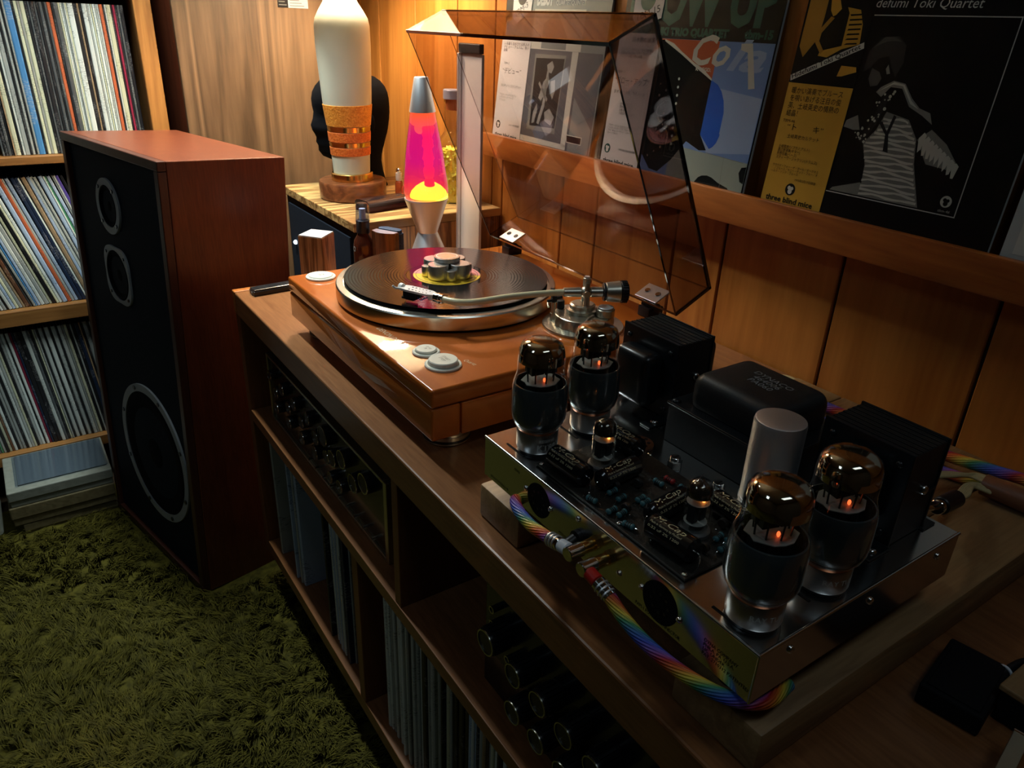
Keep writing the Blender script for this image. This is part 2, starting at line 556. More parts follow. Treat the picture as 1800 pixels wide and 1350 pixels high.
def build_rug():
    rng = np.random.default_rng(5)
    x0, x1, y0, y1 = -1.25, 0.355, 0.15, 1.97
    ncl = 15000
    cx = rng.uniform(x0, x1, ncl)
    cy = rng.uniform(y0, y1, ncl)
    ang = 3.6 + 1.5 * np.sin(cx * 6.1 + 1.3 * np.sin(cy * 4.0)) + 1.2 * np.cos(cy * 7.3 + cx * 3.0) + rng.normal(0, 0.75, ncl)
    lean = rng.uniform(0.55, 1.25, ncl)
    ln = rng.uniform(0.030, 0.055, ncl)
    per = 13
    ci = np.repeat(np.arange(ncl), per)
    n = len(ci)
    rr = 0.0095 * np.sqrt(rng.uniform(0, 1, n))
    th = rng.uniform(0, 2 * np.pi, n)
    bx = cx[ci] + rr * np.cos(th)
    by = cy[ci] + rr * np.sin(th)
    # footprints of things standing on the floor stay free
    def inside(ax, ay):
        k = (ay > 1.40) & (ax > 0.085 + (1.86 - ay) * 0.235)                       # loudspeaker
        k |= (ay > 1.84) & (ax > -0.16) & (ax < 0.12)                              # boxes
        k |= (ay > 1.86) & (ax < -0.14)
        return k
    a = ang[ci] + rng.normal(0, 0.28, n)
    le = lean[ci] + rng.normal(0, 0.12, n)
    L = ln[ci] * rng.uniform(0.8, 1.15, n)
    tipx = cx[ci] + 0.4 * (bx - cx[ci])
    tipy = cy[ci] + 0.4 * (by - cy[ci])
    dx, dy = np.cos(a), np.sin(a)
    keep = ~inside(bx, by) & ~inside(bx + dx * L * 0.9, by + dy * L * 0.9)
    idx = np.where(keep)[0]
    bx, by, dx, dy, le, L, tipx, tipy = (q[idx] for q in (bx, by, dx, dy, le, L, tipx, tipy))
    n = len(bx)
    w = rng.uniform(0.0007, 0.0013, n)
    pxv, pyv = -dy, dx
    vs = np.zeros((n, 7, 3))
    segs = [(0.0, 0.0, 0.0), (0.40, 0.22, 0.36), (0.78, 0.60, 0.60), (1.0, 0.92, 0.62)]
    for s, (t, hor, ver) in enumerate(segs):
        h = hor * np.sin(le) * L
        z = 0.006 + ver * L * (0.35 + 0.65 * np.cos(le * 0.8))
        mx = bx * (1 - t) + tipx * t + dx * h
        my = by * (1 - t) + tipy * t + dy * h
        ww = w * (1 - 0.45 * t)
        if s < 3:
            vs[:, 2 * s] = np.stack([mx - pxv * ww, my - pyv * ww, z], 1)
            vs[:, 2 * s + 1] = np.stack([mx + pxv * ww, my + pyv * ww, z], 1)
        else:
            vs[:, 6] = np.stack([mx, my, z], 1)
    base = (np.arange(n) * 7)[:, None]
    tri = np.array([[0, 1, 3], [0, 3, 2], [2, 3, 5], [2, 5, 4], [4, 5, 6]]).reshape(1, -1)
    loops = (base + tri).reshape(-1)
    # woven backing with gentle relief
    gx = np.linspace(RUG[0], RUG[1], 60)
    gy = np.linspace(RUG[2], RUG[3], 60)
    GX, GY = np.meshgrid(gx, gy, indexing='ij')
    bv = np.stack([GX, GY, 0.010 + 0.002 * np.sin(GX * 90) * np.cos(GY * 80)], -1).reshape(-1, 3)
    q = np.arange(59 * 60).reshape(59, 60)[:, :59].reshape(-1)
    bt = np.stack([q, q + 60, q + 61, q, q + 61, q + 1], 1).reshape(-1) + n * 7
    V = np.concatenate([vs.reshape(-1, 3), bv])
    loops = np.concatenate([loops, bt])
    nt = len(loops) // 3
    me = bpy.data.meshes.new('shag_rug')
    me.vertices.add(len(V))
    me.vertices.foreach_set('co', V.reshape(-1).astype(np.float32))
    me.loops.add(len(loops))
    me.loops.foreach_set('vertex_index', loops.astype(np.int32))
    me.polygons.add(nt)
    me.polygons.foreach_set('loop_start', np.arange(0, nt * 3, 3, dtype=np.int32))
    me.polygons.foreach_set('use_smooth', np.ones(nt, dtype=bool))
    me.update(calc_edges=True)
    me.materials.append(rug_m)
    o = bpy.data.objects.new('shag_rug', me)
    C.objects.link(o)
    o['kind'] = 'stuff'
    tag(o, 'olive green long-pile shag rug covering the floor', 'rug')
build_rug()

# ================================================================== BOOKCASE WITH RECORDS
ORD = ['first', 'second', 'third', 'fourth', 'fifth', 'sixth', 'seventh', 'eighth', 'ninth', 'tenth', 'eleventh', 'twelfth', 'thirteenth', 'fourteenth',
       'fifteenth', 'sixteenth', 'seventeenth', 'eighteenth', 'nineteenth']
TENS = {2: ('twenty', 'twentieth'), 3: ('thirty', 'thirtieth'), 4: ('forty', 'fortieth'), 5: ('fifty', 'fiftieth'), 6: ('sixty', 'sixtieth'), 7: ('seventy', 'seventieth'), 8: ('eighty', 'eightieth')}
def ordinal(i):
    if i <= 19:
        return ORD[i - 1]
    t, u = divmod(i, 10)
    return TENS[t][1] if u == 0 else TENS[t][0] + '-' + ORD[u - 1]

def spine_mat(name, col, ink, rough=0.45):
    """record spine card: flat colour with fine rows of print"""
    m, n, l, p = new_mat(name)
    tc = n.new('ShaderNodeTexCoord')
    oi = n.new('ShaderNodeObjectInfo')
    mp = n.new('ShaderNodeMapping')
    mp.inputs['Scale'].default_value = (40, 40, 260)
    va = n.new('ShaderNodeVectorMath')
    cm = n.new('ShaderNodeCombineXYZ')
    mu = n.new('ShaderNodeMath'); mu.operation = 'MULTIPLY'; mu.inputs[1].default_value = 91.0
    l.new(oi.outputs['Random'], mu.inputs[0])
    l.new(mu.outputs[0], cm.inputs[2])
    l.new(tc.outputs['Object'], va.inputs[0]); l.new(cm.outputs[0], va.inputs[1])
    l.new(va.outputs[0], mp.inputs[0])
    nz = n.new('ShaderNodeTexNoise'); nz.inputs['Scale'].default_value = 3.0; nz.inputs['Detail'].default_value = 1
    l.new(mp.outputs[0], nz.inputs['Vector'])
    big = n.new('ShaderNodeTexNoise'); big.inputs['Scale'].default_value = 9.0
    l.new(va.outputs[0], big.inputs['Vector'])
    g1 = n.new('ShaderNodeMath'); g1.operation = 'GREATER_THAN'; g1.inputs[1].default_value = 0.57
    g2 = n.new('ShaderNodeMath'); g2.operation = 'GREATER_THAN'; g2.inputs[1].default_value = 0.52
    l.new(nz.outputs['Fac'], g1.inputs[0]); l.new(big.outputs['Fac'], g2.inputs[0])
    mm = n.new('ShaderNodeMath'); mm.operation = 'MULTIPLY'
    l.new(g1.outputs[0], mm.inputs[0]); l.new(g2.outputs[0], mm.inputs[1])
    sc_ = n.new('ShaderNodeMath'); sc_.operation = 'MULTIPLY'; sc_.inputs[1].default_value = 0.6
    l.new(mm.outputs[0], sc_.inputs[0])
    hs = n.new('ShaderNodeHueSaturation')
    mr = n.new('ShaderNodeMapRange'); mr.inputs['To Min'].default_value = 0.75; mr.inputs['To Max'].default_value = 1.1
    l.new(oi.outputs['Random'], mr.inputs[0]); l.new(mr.outputs[0], hs.inputs['Value'])
    hs.inputs['Color'].default_value = (*col, 1)
    mx = n.new('ShaderNodeMix'); mx.data_type = 'RGBA'
    l.new(sc_.outputs[0], mx.inputs[0]); l.new(hs.outputs[0], mx.inputs[6])
    mx.inputs[7].default_value = (*ink, 1)
    l.new(mx.outputs[2], p.inputs['Base Color'])
    p.inputs['Roughness'].default_value = rough
    return m

SP = {
    'w': ('white', spine_mat('spine_white', (0.62, 0.68, 0.64), (0.05, 0.05, 0.05))),
    'c': ('cream', spine_mat('spine_cream', (0.58, 0.60, 0.42), (0.06, 0.05, 0.04))),
    'k': ('black', spine_mat('spine_black', (0.010, 0.011, 0.014), (0.25, 0.25, 0.25))),
    'g': ('dark grey', spine_mat('spine_grey', (0.075, 0.085, 0.09), (0.35, 0.35, 0.33))),
    'l': ('light grey', spine_mat('spine_light_grey', (0.34, 0.37, 0.35), (0.04, 0.04, 0.04))),
    'b': ('blue', spine_mat('spine_blue', (0.055, 0.20, 0.42), (0.5, 0.5, 0.5))),
    'n': ('navy', spine_mat('spine_navy', (0.012, 0.025, 0.060), (0.4, 0.4, 0.4))),
    'o': ('orange', spine_mat('spine_orange', (0.55, 0.13, 0.05), (0.1, 0.03, 0.02))),
    'r': ('red and black', spine_mat('spine_red', (0.22, 0.012, 0.04), (0.01, 0.01, 0.01))),
    't': ('tan', spine_mat('spine_tan', (0.34, 0.24, 0.14), (0.05, 0.03, 0.02))),
    'p': ('pale blue', spine_mat('spine_pale_blue', (0.38, 0.50, 0.66), (0.05, 0.05, 0.10))),
    'e': ('green', spine_mat('spine_green', (0.05, 0.22, 0.11), (0.4, 0.4, 0.4))),
    'v': ('violet', spine_mat('spine_violet', (0.10, 0.07, 0.36), (0.4, 0.4, 0.4))),
    's': ('brown', spine_mat('spine_brown', (0.17, 0.07, 0.035), (0.4, 0.3, 0.2))),
}
JACKET = {}
def record_mesh(code, w, dims):
    """one sleeve with record: folded card open on one side, with a rounded spine; local: spine faces -y, base at z=0"""
    key = (code, w, dims)
    if key in JACKET:
        return JACKET[key]
    d, h = dims
    t = w / 2
    b = B()
    b.prism([(-t, d), (-t, 0.0012), (-t * 0.55, 0.0), (t * 0.55, 0.0), (t, 0.0012), (t, d), (t * 0.55, d), (t * 0.5, 0.004), (-t * 0.5, 0.004), (-t * 0.55, d)], 0.0, h)
    JACKET[key] = b.mesh('record', SP[code][1])
    return JACKET[key]

def record_row(codes, x_start, y, z, lean, where, group, dims=(0.314, 0.314), step=-1, jitter=0.004, M0=None, first=1):
    """records side by side from x_start to the left; lean in radians, tops to the left"""
    x = x_start
    for i, (c, w) in enumerate(codes):
        le = lean(i) if callable(lean) else lean
        foot = w / math.cos(le)
        me = record_mesh(c, w, dims)
        o = bpy.data.objects.new('record', me)
        C.objects.link(o)
        cxp = x + step * foot / 2
        zz = z + abs(math.sin(le)) * w / 2 + 0.0008
        Mx = Matrix.Translation((cxp, y + random.uniform(0, jitter), zz)) @ Matrix.Rotation(-le, 4, 'Y')
        o.matrix_world = (M0 @ Mx) if M0 is not None else Mx
        tag(o, '%s record, %s from %s' % (SP[c][0], ordinal(i + first), where), 'record', group)
        x += step * (foot + 0.0004)
    return x

bc = thing('bookcase', 'tall honey-brown wooden bookcase packed with records behind the loudspeaker', 'bookcase', (0.0, 2.22, 0.0))
BY = 2.05
B().box(0.347, 0.385, BY - 0.012, 2.40, 0.0, 2.1, 0.002).out('side_post', W_CASEV, bc)
B().box(-1.05, -1.012, BY - 0.012, 2.40, 0.0, 2.1, 0.002).out('side_post', W_CASEV, bc)
for z0, z1 in ((0.835, 0.853), (0.463, 0.50), (0.1, 0.128), (1.21, 1.228), (1.57, 1.59), (2.06, 2.08)):
    B().box(-1.012, 0.347, BY - 0.008, 2.395, z0, z1, 0.0015).out('shelf_board', W_CASE, bc)
B().box(-1.012, 0.347, 2.395, 2.405, 0.0, 2.1).out('back_panel', BLACKM, bc)

mm = 0.001
top = [('k', 7), ('g', 5), ('k', 4), ('r', 5), ('k', 3), ('c', 9), ('w', 3), ('k', 3), ('o', 7), ('w', 4), ('l', 3), ('w', 5), ('c', 3), ('w', 4), ('l', 3), ('w', 9), ('k', 5), ('t', 4), ('k', 7),
       ('w', 11), ('c', 3), ('w', 3), ('l', 3), ('w', 3), ('c', 4), ('g', 8), ('k', 4), ('o', 7), ('g', 5), ('k', 3), ('g', 6), ('k', 5), ('g', 4), ('k', 7), ('g', 4), ('k', 5), ('c', 8), ('l', 5), ('c', 6), ('k', 4), ('b', 12), ('l', 4), ('k', 3), ('l', 5),
       ('k', 4), ('l', 9), ('w', 4), ('k', 4), ('c', 9), ('t', 3), ('k', 5), ('g', 6), ('k', 6), ('g', 4)]
top = [(c, w * mm) for c, w in top]
xe = record_row(top, 0.333, BY + 0.012, 0.853, 0.012, "the bookcase post on the upper shelf", 'records on the upper shelf')
more_ = [('w', 5), ('k', 4), ('l', 6), ('g', 5), ('c', 5), ('k', 6), ('p', 5), ('w', 6), ('n', 5), ('l', 5), ('t', 5), ('k', 5), ('w', 7), ('g', 6), ('e', 5), ('l', 6), ('k', 5), ('c', 6), ('s', 5), ('w', 6), ('k', 5), ('l', 6)]
lf = [(c, w * mm) for c, w in (('l', 5), ('k', 4), ('g', 5), ('w', 4), ('k', 6), ('l', 4), ('c', 5), ('k', 5), ('w', 6), ('g', 5), ('l', 5), ('t', 4))] + [(c, w * mm) for c, w in more_]
record_row(lf, xe - 0.018, BY + 0.012, 0.853, 0.05, 'the gap on the upper shelf', 'records on the upper shelf left of the gap')
mid = [('k', 6), ('v', 7), ('w', 5), ('l', 4), ('p', 7), ('e', 5), ('w', 4), ('p', 9), ('l', 6), ('w', 8), ('p', 7), ('t', 9), ('w', 4), ('n', 8), ('n', 8), ('p', 8), ('l', 6), ('o', 8), ('p', 10), ('w', 7), ('c', 5), ('k', 8), ('c', 6), ('l', 9), ('w', 8),
       ('p', 6), ('b', 3), ('l', 5), ('g', 6), ('s', 9), ('t', 5), ('l', 7), ('c', 6), ('p', 6), ('w', 7), ('k', 4), ('l', 6), ('w', 5), ('p', 8), ('g', 5), ('c', 6), ('k', 5)]
mid = [(c, w * mm) for c, w in mid + more_]
record_row(mid, 0.222, BY + 0.012, 0.50, lambda i: 0.27 + 0.006 * math.sin(i * 1.7), 'right in the leaning middle-shelf row', 'leaning records on the middle shelf')
bot = [('k', 6), ('n', 5), ('w', 4), ('l', 5), ('k', 3), ('w', 4), ('k', 5), ('l', 9), ('k', 5), ('t', 4), ('n', 8), ('k', 6), ('l', 4), ('k', 6), ('c', 6), ('l', 5), ('w', 8), ('k', 4), ('w', 9), ('k', 5), ('w', 9), ('k', 4), ('w', 8), ('k', 4), ('l', 4), ('c', 4),
       ('k', 5), ('g', 6), ('w', 8), ('k', 9), ('k', 8), ('n', 5), ('r', 5), ('w', 6), ('k', 3), ('w', 6), ('l', 6), ('k', 5), ('c', 5), ('l', 6), ('w', 6), ('k', 5), ('l', 7)]
bot = [(c, w * mm) for c, w in bot + more_[::-1]]
record_row(bot, 0.182, BY + 0.012, 0.128, 0.085, 'right in the lowest bookcase row', 'records on the lowest shelf')

# ------------------------------------------------------------------ flat boxes below the shelves
CARD = noisy('box_card_olive', (0.11, 0.085, 0.035), (0.15, 0.12, 0.055), 90, 0.7)
CARDW = noisy('box_card_pale', (0.18, 0.19, 0.155), (0.22, 0.23, 0.19), 70, 0.6)
def carton(name, x0, x1, y0, y1, z0, z1, m, rz, label, lid=True):
    o = thing(name, label, 'box', ((x0 + x1) / 2, (y0 + y1) / 2, z0))
    M = Matrix.Translation(((x0 + x1) / 2, (y0 + y1) / 2, 0)) @ Matrix.Rotation(rz, 4, 'Z') @ Matrix.Translation((-(x0 + x1) / 2, -(y0 + y1) / 2, 0))
    h = z1 - z0
    B().box(x0, x1, y0, y1, z0, z1 - 0.3 * h, 0.002).out('tray', m, o, M)
    B().box(x0 - 0.0025, x1 + 0.0025, y0 - 0.0025, y1 + 0.0025, z1 - 0.62 * h, z1, 0.0025).out('lid', m, o, M)
    return o
carton('storage_box', -0.115, 0.086, 1.855, 2.03, 0.001, 0.036, CARD, 0.02, 'brown flat cardboard box lying on the floor under the stack')
carton('storage_box', -0.132, 0.088, 1.85, 2.03, 0.0365, 0.088, CARD, 0.0, 'brown flat cardboard box in the middle of the floor stack')
carton('storage_box', -0.128, 0.090, 1.85, 2.03, 0.0885, 0.13, CARDW, 0.0, 'pale grey flat box on top of the floor stack')
sl = thing('plastic_sleeve', 'clear plastic sleeve lying on the pale box under the record shelves', 'sleeve', (-0.02, 1.94, 0.1315))
B().box(-0.105, 0.085, 1.872, 2.02, 0.1315, 0.1335, 0.0006).out('sheet', mat('sleeve_grey', (0.16, 0.18, 0.17), 0.4), sl)
B().box(-0.11, 0.088, 1.868, 2.022, 0.1338, 0.1348).out('film', PLAST_CLEAR, sl)
cr_ = thing('storage_crate', 'pale plastic crate at the left edge under the record shelves', 'crate', (-0.29, 1.95, 0.0))
B().box(-0.42, -0.158, 1.87, 2.04, 0.001, 0.105, 0.012).out('crate_body', CARDW, cr_)
B().box(-0.41, -0.168, 1.8665, 1.8695, 0.016, 0.088, 0.0012).out('raised_panel', CARDW, cr_)
B().box(-0.425, -0.153, 1.866, 2.042, 0.095, 0.104, 0.003).out('rim', CARDW, cr_)

# ------------------------------------------------------------------ tall walnut cabinet
wc = thing('walnut_cabinet', 'tall dark walnut cabinet standing behind the white lamp', 'cabinet', (0.63, 2.16, 0.0))
B().box(0.422, 0.775, 2.012, 2.33, 0.0, 1.75, 0.002).out('carcass', W_SPK, wc)
B().box(0.420, 0.777, 1.998, 2.011, 0.004, 1.752, 0.0012).out('door', W_WALNUT, wc)
B().box(0.664, 0.690, 1.9972, 1.9978, 1.178, 1.215).out('sticker', INK, wc, label='black half of the printed sticker')
B().box(0.690, 0.740, 1.9972, 1.9978, 1.178, 1.215).out('sticker', EDGEP, wc, label='white half of the printed sticker')
for k in range(5):
    B().box(0.694, 0.730 - 0.006 * (k % 3), 1.9966, 1.9971, 1.182 + k * 0.006, 1.1836 + k * 0.006).out('print_line', GREYP, wc)
for k in range(4):
    B().box(0.667, 0.686 - 0.004 * (k % 2), 1.9966, 1.9971, 1.183 + k * 0.007, 1.185 + k * 0.007).out('print_line', GREYP, wc)

# ------------------------------------------------------------------ side cabinet with oak top
sc_t = thing('side_cabinet', 'low black-fronted cabinet with a striped oak top under the white lamp', 'cabinet', (0.75, 1.61, 0.0))
B().box(0.588, 0.928, 1.412, 1.822, 0.0, 0.772).out('carcass', BLACKM, sc_t)
B().box(0.580, 0.932, 1.400, 1.830, 0.772, 0.790, 0.0015).out('oak_top', W_OAK, sc_t)
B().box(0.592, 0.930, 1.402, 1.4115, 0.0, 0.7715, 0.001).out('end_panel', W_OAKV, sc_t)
B().box(0.582, 0.5875, 1.43, 1.80, 0.02, 0.755, 0.001).out('cloth_front', CLOTH, sc_t)
led = mat('indicator_glow', (0.8, 0.9, 1), 0.3, emis=(0.75, 0.88, 1.0), estr=2.5)
B().ball((0.5795, 1.765, 0.665), 0.0055, 12, 6).out('indicator_lamp', led, sc_t, label='small glowing white indicator lamp')

# ================================================================== LOUDSPEAKER
yaw, tilt = math.radians(102.830464), math.radians(3.1236)
e1 = Vector((math.cos(yaw), math.sin(yaw), 0))
e2 = Vector((math.sin(yaw), -math.cos(yaw), 0))
up = Vector((0, 0, 1)) * math.cos(tilt) + e2 * math.sin(tilt)
dep = e2 * math.cos(tilt) - Vector((0, 0, 1)) * math.sin(tilt)
Btop = Vector((0.23812, 1.42, 0.928))
HS = 0.929
SW, SD = 0.4547, 0.246
base_p = Btop - up * (HS)
base_p.z = max(base_p.z, 0.0)
# local: x along width (from near corner to far), y = depth, z = up
MS = Matrix(((e1.x, dep.x, up.x, base_p.x), (e1.y, dep.y, up.y, base_p.y), (e1.z, dep.z, up.z, base_p.z), (0, 0, 0, 1)))
sp = thing('loudspeaker', 'large reddish-brown floor loudspeaker with three drivers behind black cloth', 'loudspeaker', tuple(MS @ Vector((SW / 2, SD / 2, 0))))
B().box(0, SW, 0.016, SD, 0.014, HS, 0.0018).out('cabinet', W_SPK, sp, MS)
fr = B()
fw = 0.017
fr.box(0, SW, 0, 0.0155, HS - fw, HS, 0.0015).box(0, SW, 0, 0.0155, 0.014, 0.014 + fw, 0.0015)
fr.box(0, fw, 0, 0.0155, 0.0145 + fw, HS - fw - 0.0005, 0.0015).box(SW - fw, SW, 0, 0.0155, 0.0145 + fw, HS - fw - 0.0005, 0.0015)
fr.out('front_frame', W_SPKD, sp, MS)
B().box(fw + 0.0005, SW - fw - 0.0005, 0.009, 0.0155, 0.032, HS - fw - 0.0006).out('baffle', CLOTH, sp, MS)
B().box(0.02, SW - 0.02, 0.02, SD - 0.02, 0.0, 0.0138).out('plinth', BLACKM, sp, MS)

def driver(name, cx, cz, r, inner, lobes, nscrew, phase=0.0, lob=0.0):
    """ring + cone + screws; local y is depth"""
    M = MS @ Matrix.Translation((cx, 0.009, cz)) @ Matrix.Rotation(math.pi / 2, 4, 'X')   # local z -> out of the front
    seg = 72
    b = B()
    def outer(a):
        return r * (1 + lob * math.cos(lobes * (a - phase)))
    rows = []
    for rr, z in (('o', 0.0), ('o', 0.004), ('i', 0.004), ('i', 0.0)):
        row = []
        for i in range(seg):
            a = 2 * math.pi * i / seg
            q = outer(a) if rr == 'o' else inner
            row.append(len(b.v))
            b.v.append((q * math.cos(a), q * math.sin(a), z))
        rows.append(row)
    for a_, b_ in zip(rows, rows[1:] + rows[:1]):
        for i in range(seg):
            j = (i + 1) % seg
            b.f.append((a_[i], a_[j], b_[j], b_[i]))
    ring = b.out(name, RINGG, sp, M, 40)
    B().lathe([(inner, 0.002), (inner * 0.93, 0.0045), (inner * 0.84, 0.001), (inner * 0.35, -0.004), (inner * 0.3, -0.001), (inner * 0.15, 0.0015), (0, 0.002)], None, 40).out('cone', CONE, ring, M, 50)
    for i in range(nscrew):
        a = phase + 2 * math.pi * i / nscrew
        rr = (outer(a) + inner) / 2
        B().cyl((rr * math.cos(a), rr * math.sin(a), 0.0038), (rr * math.cos(a), rr * math.sin(a), 0.0062), (r - inner) * 0.28, seg=10).out('screw', BLACKP, ring, M, 40)
driver('tweeter', 0.262, HS - 0.1215, 0.055, 0.0415, 4, 4, math.radians(45), 0.0)
driver('midrange', 0.259, HS - 0.262, 0.064, 0.0525, 4, 4, math.radians(45), 0.075)
driver('woofer', 0.191, HS - 0.650, 0.160, 0.143, 8, 8, math.radians(22), 0.0)

# ================================================================== CREDENZA
FX = 0.3236
cd = thing('credenza', 'long brown wooden record credenza carrying the turntable and amplifier', 'credenza', (0.62, 0.44, 0.0))
Y0, Y1 = -0.42, 1.376
B().box(FX, 0.935, Y0, Y1 - 0.018, 0.6555, 0.70, 0.0025).out('top_board', W_CRED, cd)
B().box(FX, 0.935, Y1 - 0.0175, Y1, 0.6555, 0.7004, 0.002).out('end_strip', W_LEDGE, cd)
B().box(FX + 0.002, 0.93, Y1 - 0.026, Y1 - 0.002, 0.113, 0.655, 0.001).out('end_board', W_CREDV, cd)
B().box(FX + 0.002, 0.93, Y0 + 0.002, Y0 + 0.026, 0.113, 0.655, 0.001).out('end_board', W_CREDV, cd)
B().box(FX + 0.001, 0.93, Y0 + 0.027, Y1 - 0.027, 0.438, 0.4605, 0.001).out('shelf', W_CRED, cd)
B().box(FX + 0.002, 0.93, Y0 + 0.027, Y1 - 0.027, 0.113, 0.142, 0.001).out('bottom_board', W_CRED, cd)
B().box(0.915, 0.93, Y0 + 0.027, Y1 - 0.027, 0.1425, 0.4375).out('back_panel', BLACKM, cd)
B().box(0.915, 0.93, Y0 + 0.027, Y1 - 0.027, 0.461, 0.655).out('back_panel', BLACKM, cd)
for y in (0.698, -0.02):
    B().box(FX + 0.002, 0.914, y, y + 0.0165, 0.461, 0.655, 0.001).out('divider', W_CREDV, cd)
for y in (0.846, 0.26):
    B().box(FX + 0.002, 0.914, y, y + 0.021, 0.1425, 0.4375, 0.001).out('divider', W_CREDV, cd)
B().box(FX + 0.07, 0.93, Y0 + 0.03, Y1 - 0.04, 0.0, 0.1125).out('recessed_plinth', BLACKM, cd)

# records in the lower bays: spine towards the room (-x)
def bay_row(codes, y_start, lean, where, group, z=0.142, h=0.292, first=1, xs=FX + 0.012):
    M0 = Matrix.Translation((xs, y_start, 0)) @ Matrix.Rotation(-math.pi / 2, 4, 'Z')   # local -y -> -x, local x -> -y
    return record_row(codes, 0.0, 0.0, z, lean, where, group, dims=(0.305, h), step=1, jitter=0.012, M0=M0, first=first)
g_ = 'records in the left lower bay of the credenza'
bay_row([('l', 0.010)], 1.30, 0.0, 'the far end of the left credenza bay', g_)
bay_row([(c, w * mm) for c, w in (('p', 13), ('n', 5), ('p', 5), ('l', 4), ('n', 4), ('p', 4), ('l', 6), ('p', 12))], 1.225, 0.0, 'the far end of the left credenza bay', g_, first=2)
bay_row([(c, w * mm) for c, w in (('n', 4), ('k', 6), ('p', 5), ('l', 4), ('w', 5), ('l', 4), ('p', 6), ('w', 5), ('l', 4), ('w', 4), ('p', 5), ('l', 6), ('w', 5), ('l', 4), ('n', 5), ('l', 5), ('n', 6), ('l', 4))], 1.025, 0.0, 'the far end of the left credenza bay', g_, first=10)
g_ = 'records in the middle lower bay of the credenza'
seq = [('w', 6), ('w', 5), ('l', 5), ('g', 3), ('w', 5), ('l', 4), ('w', 5), ('w', 4), ('l', 5), ('w', 4), ('l', 4), ('w', 5), ('l', 4), ('g', 3), ('w', 5), ('l', 5), ('w', 4), ('l', 4), ('k', 9), ('l', 5), ('w', 5), ('l', 5), ('l', 4), ('c', 4), ('l', 5), ('k', 3), ('l', 4), ('c', 5), ('l', 4), ('k', 6),
       ('k', 8), ('k', 7), ('k', 8), ('p', 4), ('w', 4), ('p', 4), ('n', 4), ('l', 5), ('t', 5), ('l', 5), ('c', 4), ('w', 5), ('l', 5), ('k', 5), ('w', 5), ('l', 5)]
bay_row([(c, w * mm * 1.4) for c, w in seq], 0.79, 0.0, 'the far end of the middle credenza bay', g_)

# ------------------------------------------------------------------ silver-framed amplifier in the left bay
FACE = mat('faceplate_black', (0.006, 0.006, 0.007), 0.25, coat=0.3)
KNOB = mat('knob_black', (0.012, 0.012, 0.014), 0.28)
FRAME = mat('faceplate_frame', (0.62, 0.62, 0.50), 0.35, 1.0)
def knob(parent, x, y, z, r, L, ringm=CHROME, ribs=0):
    b = B()
    b.lathe([(0, 0), (r, 0), (r, L * 0.9), (r * 0.93, L), (0, L)], frame_from((x, y, z), (-1, 0, 0)), 24)
    if ribs:
        for i in range(ribs):
            a = 2 * math.pi * i / ribs
            M = frame_from((x, y, z), (-1, 0, 0)) @ Matrix.Rotation(a, 4, 'Z')
            b.box(r * 0.97, r * 1.08, -r * 0.09, r * 0.09, L * 0.1, L * 0.86, 0, M)
    k = b.out('knob', KNOB, parent, None, 40)
    B().lathe([(r * 0.88, L + 0.0001), (r * 1.0, L + 0.0001), (r * 0.98, L + 0.0012), (r * 0.88, L + 0.0012)], frame_from((x, y, z), (-1, 0, 0)), 24, True).out('knob_ring', ringm, k, None, 40)
    return k
ia = thing('integrated_amplifier', 'black stereo amplifier with silver-edged faceplate in the upper left credenza bay', 'amplifier', (0.5, 1.04, 0.461))
fx = 0.353
B().box(fx + 0.014, 0.66, 0.80, 1.285, 0.4655, 0.594, 0.002).out('case', BLACKM, ia)
B().box(fx + 0.001, fx + 0.0135, 0.795, 1.29, 0.467, 0.592, 0.001).out('faceplate', FACE, ia)
f2 = B()
f2.box(fx - 0.003, fx + 0.014, 0.7845, 0.7945, 0.4615, 0.5975, 0.001).box(fx - 0.003, fx + 0.014, 1.2905, 1.2975, 0.4615, 0.5975, 0.001)
f2.box(fx - 0.003, fx + 0.014, 0.795, 1.29, 0.5925, 0.5975, 0.001).box(fx - 0.003, fx + 0.014, 0.795, 1.29, 0.4615, 0.4665, 0.001)
f2.out('silver_frame', FRAME, ia)
for (y, z, r) in ((0.845, 0.567, 0.0165), (0.885, 0.545, 0.0155), (0.925, 0.565, 0.0155), (0.965, 0.545, 0.0145), (0.99, 0.535, 0.012), (1.00, 0.568, 0.0175), (1.035, 0.548, 0.0135), (1.045, 0.515, 0.0135), (1.07, 0.566, 0.012), (1.10, 0.545, 0.011), (1.105, 0.512, 0.0125),
                  (1.135, 0.564, 0.012), (1.165, 0.543, 0.012), (1.17, 0.512, 0.012), (1.195, 0.566, 0.012), (1.23, 0.545, 0.011), (1.235, 0.512, 0.011), (0.94, 0.508, 0.011), (0.98, 0.503, 0.010), (1.26, 0.567, 0.010)):
    knob(ia, fx + 0.0008, y, z, r, 0.011)
for k in range(9):
    B().cyl((fx - 0.008, 0.83 + k * 0.032, 0.4795), (fx + 0.0005, 0.83 + k * 0.032, 0.4795), 0.0026, seg=10).out('switch_lever', CHROME, ia, None, 40)

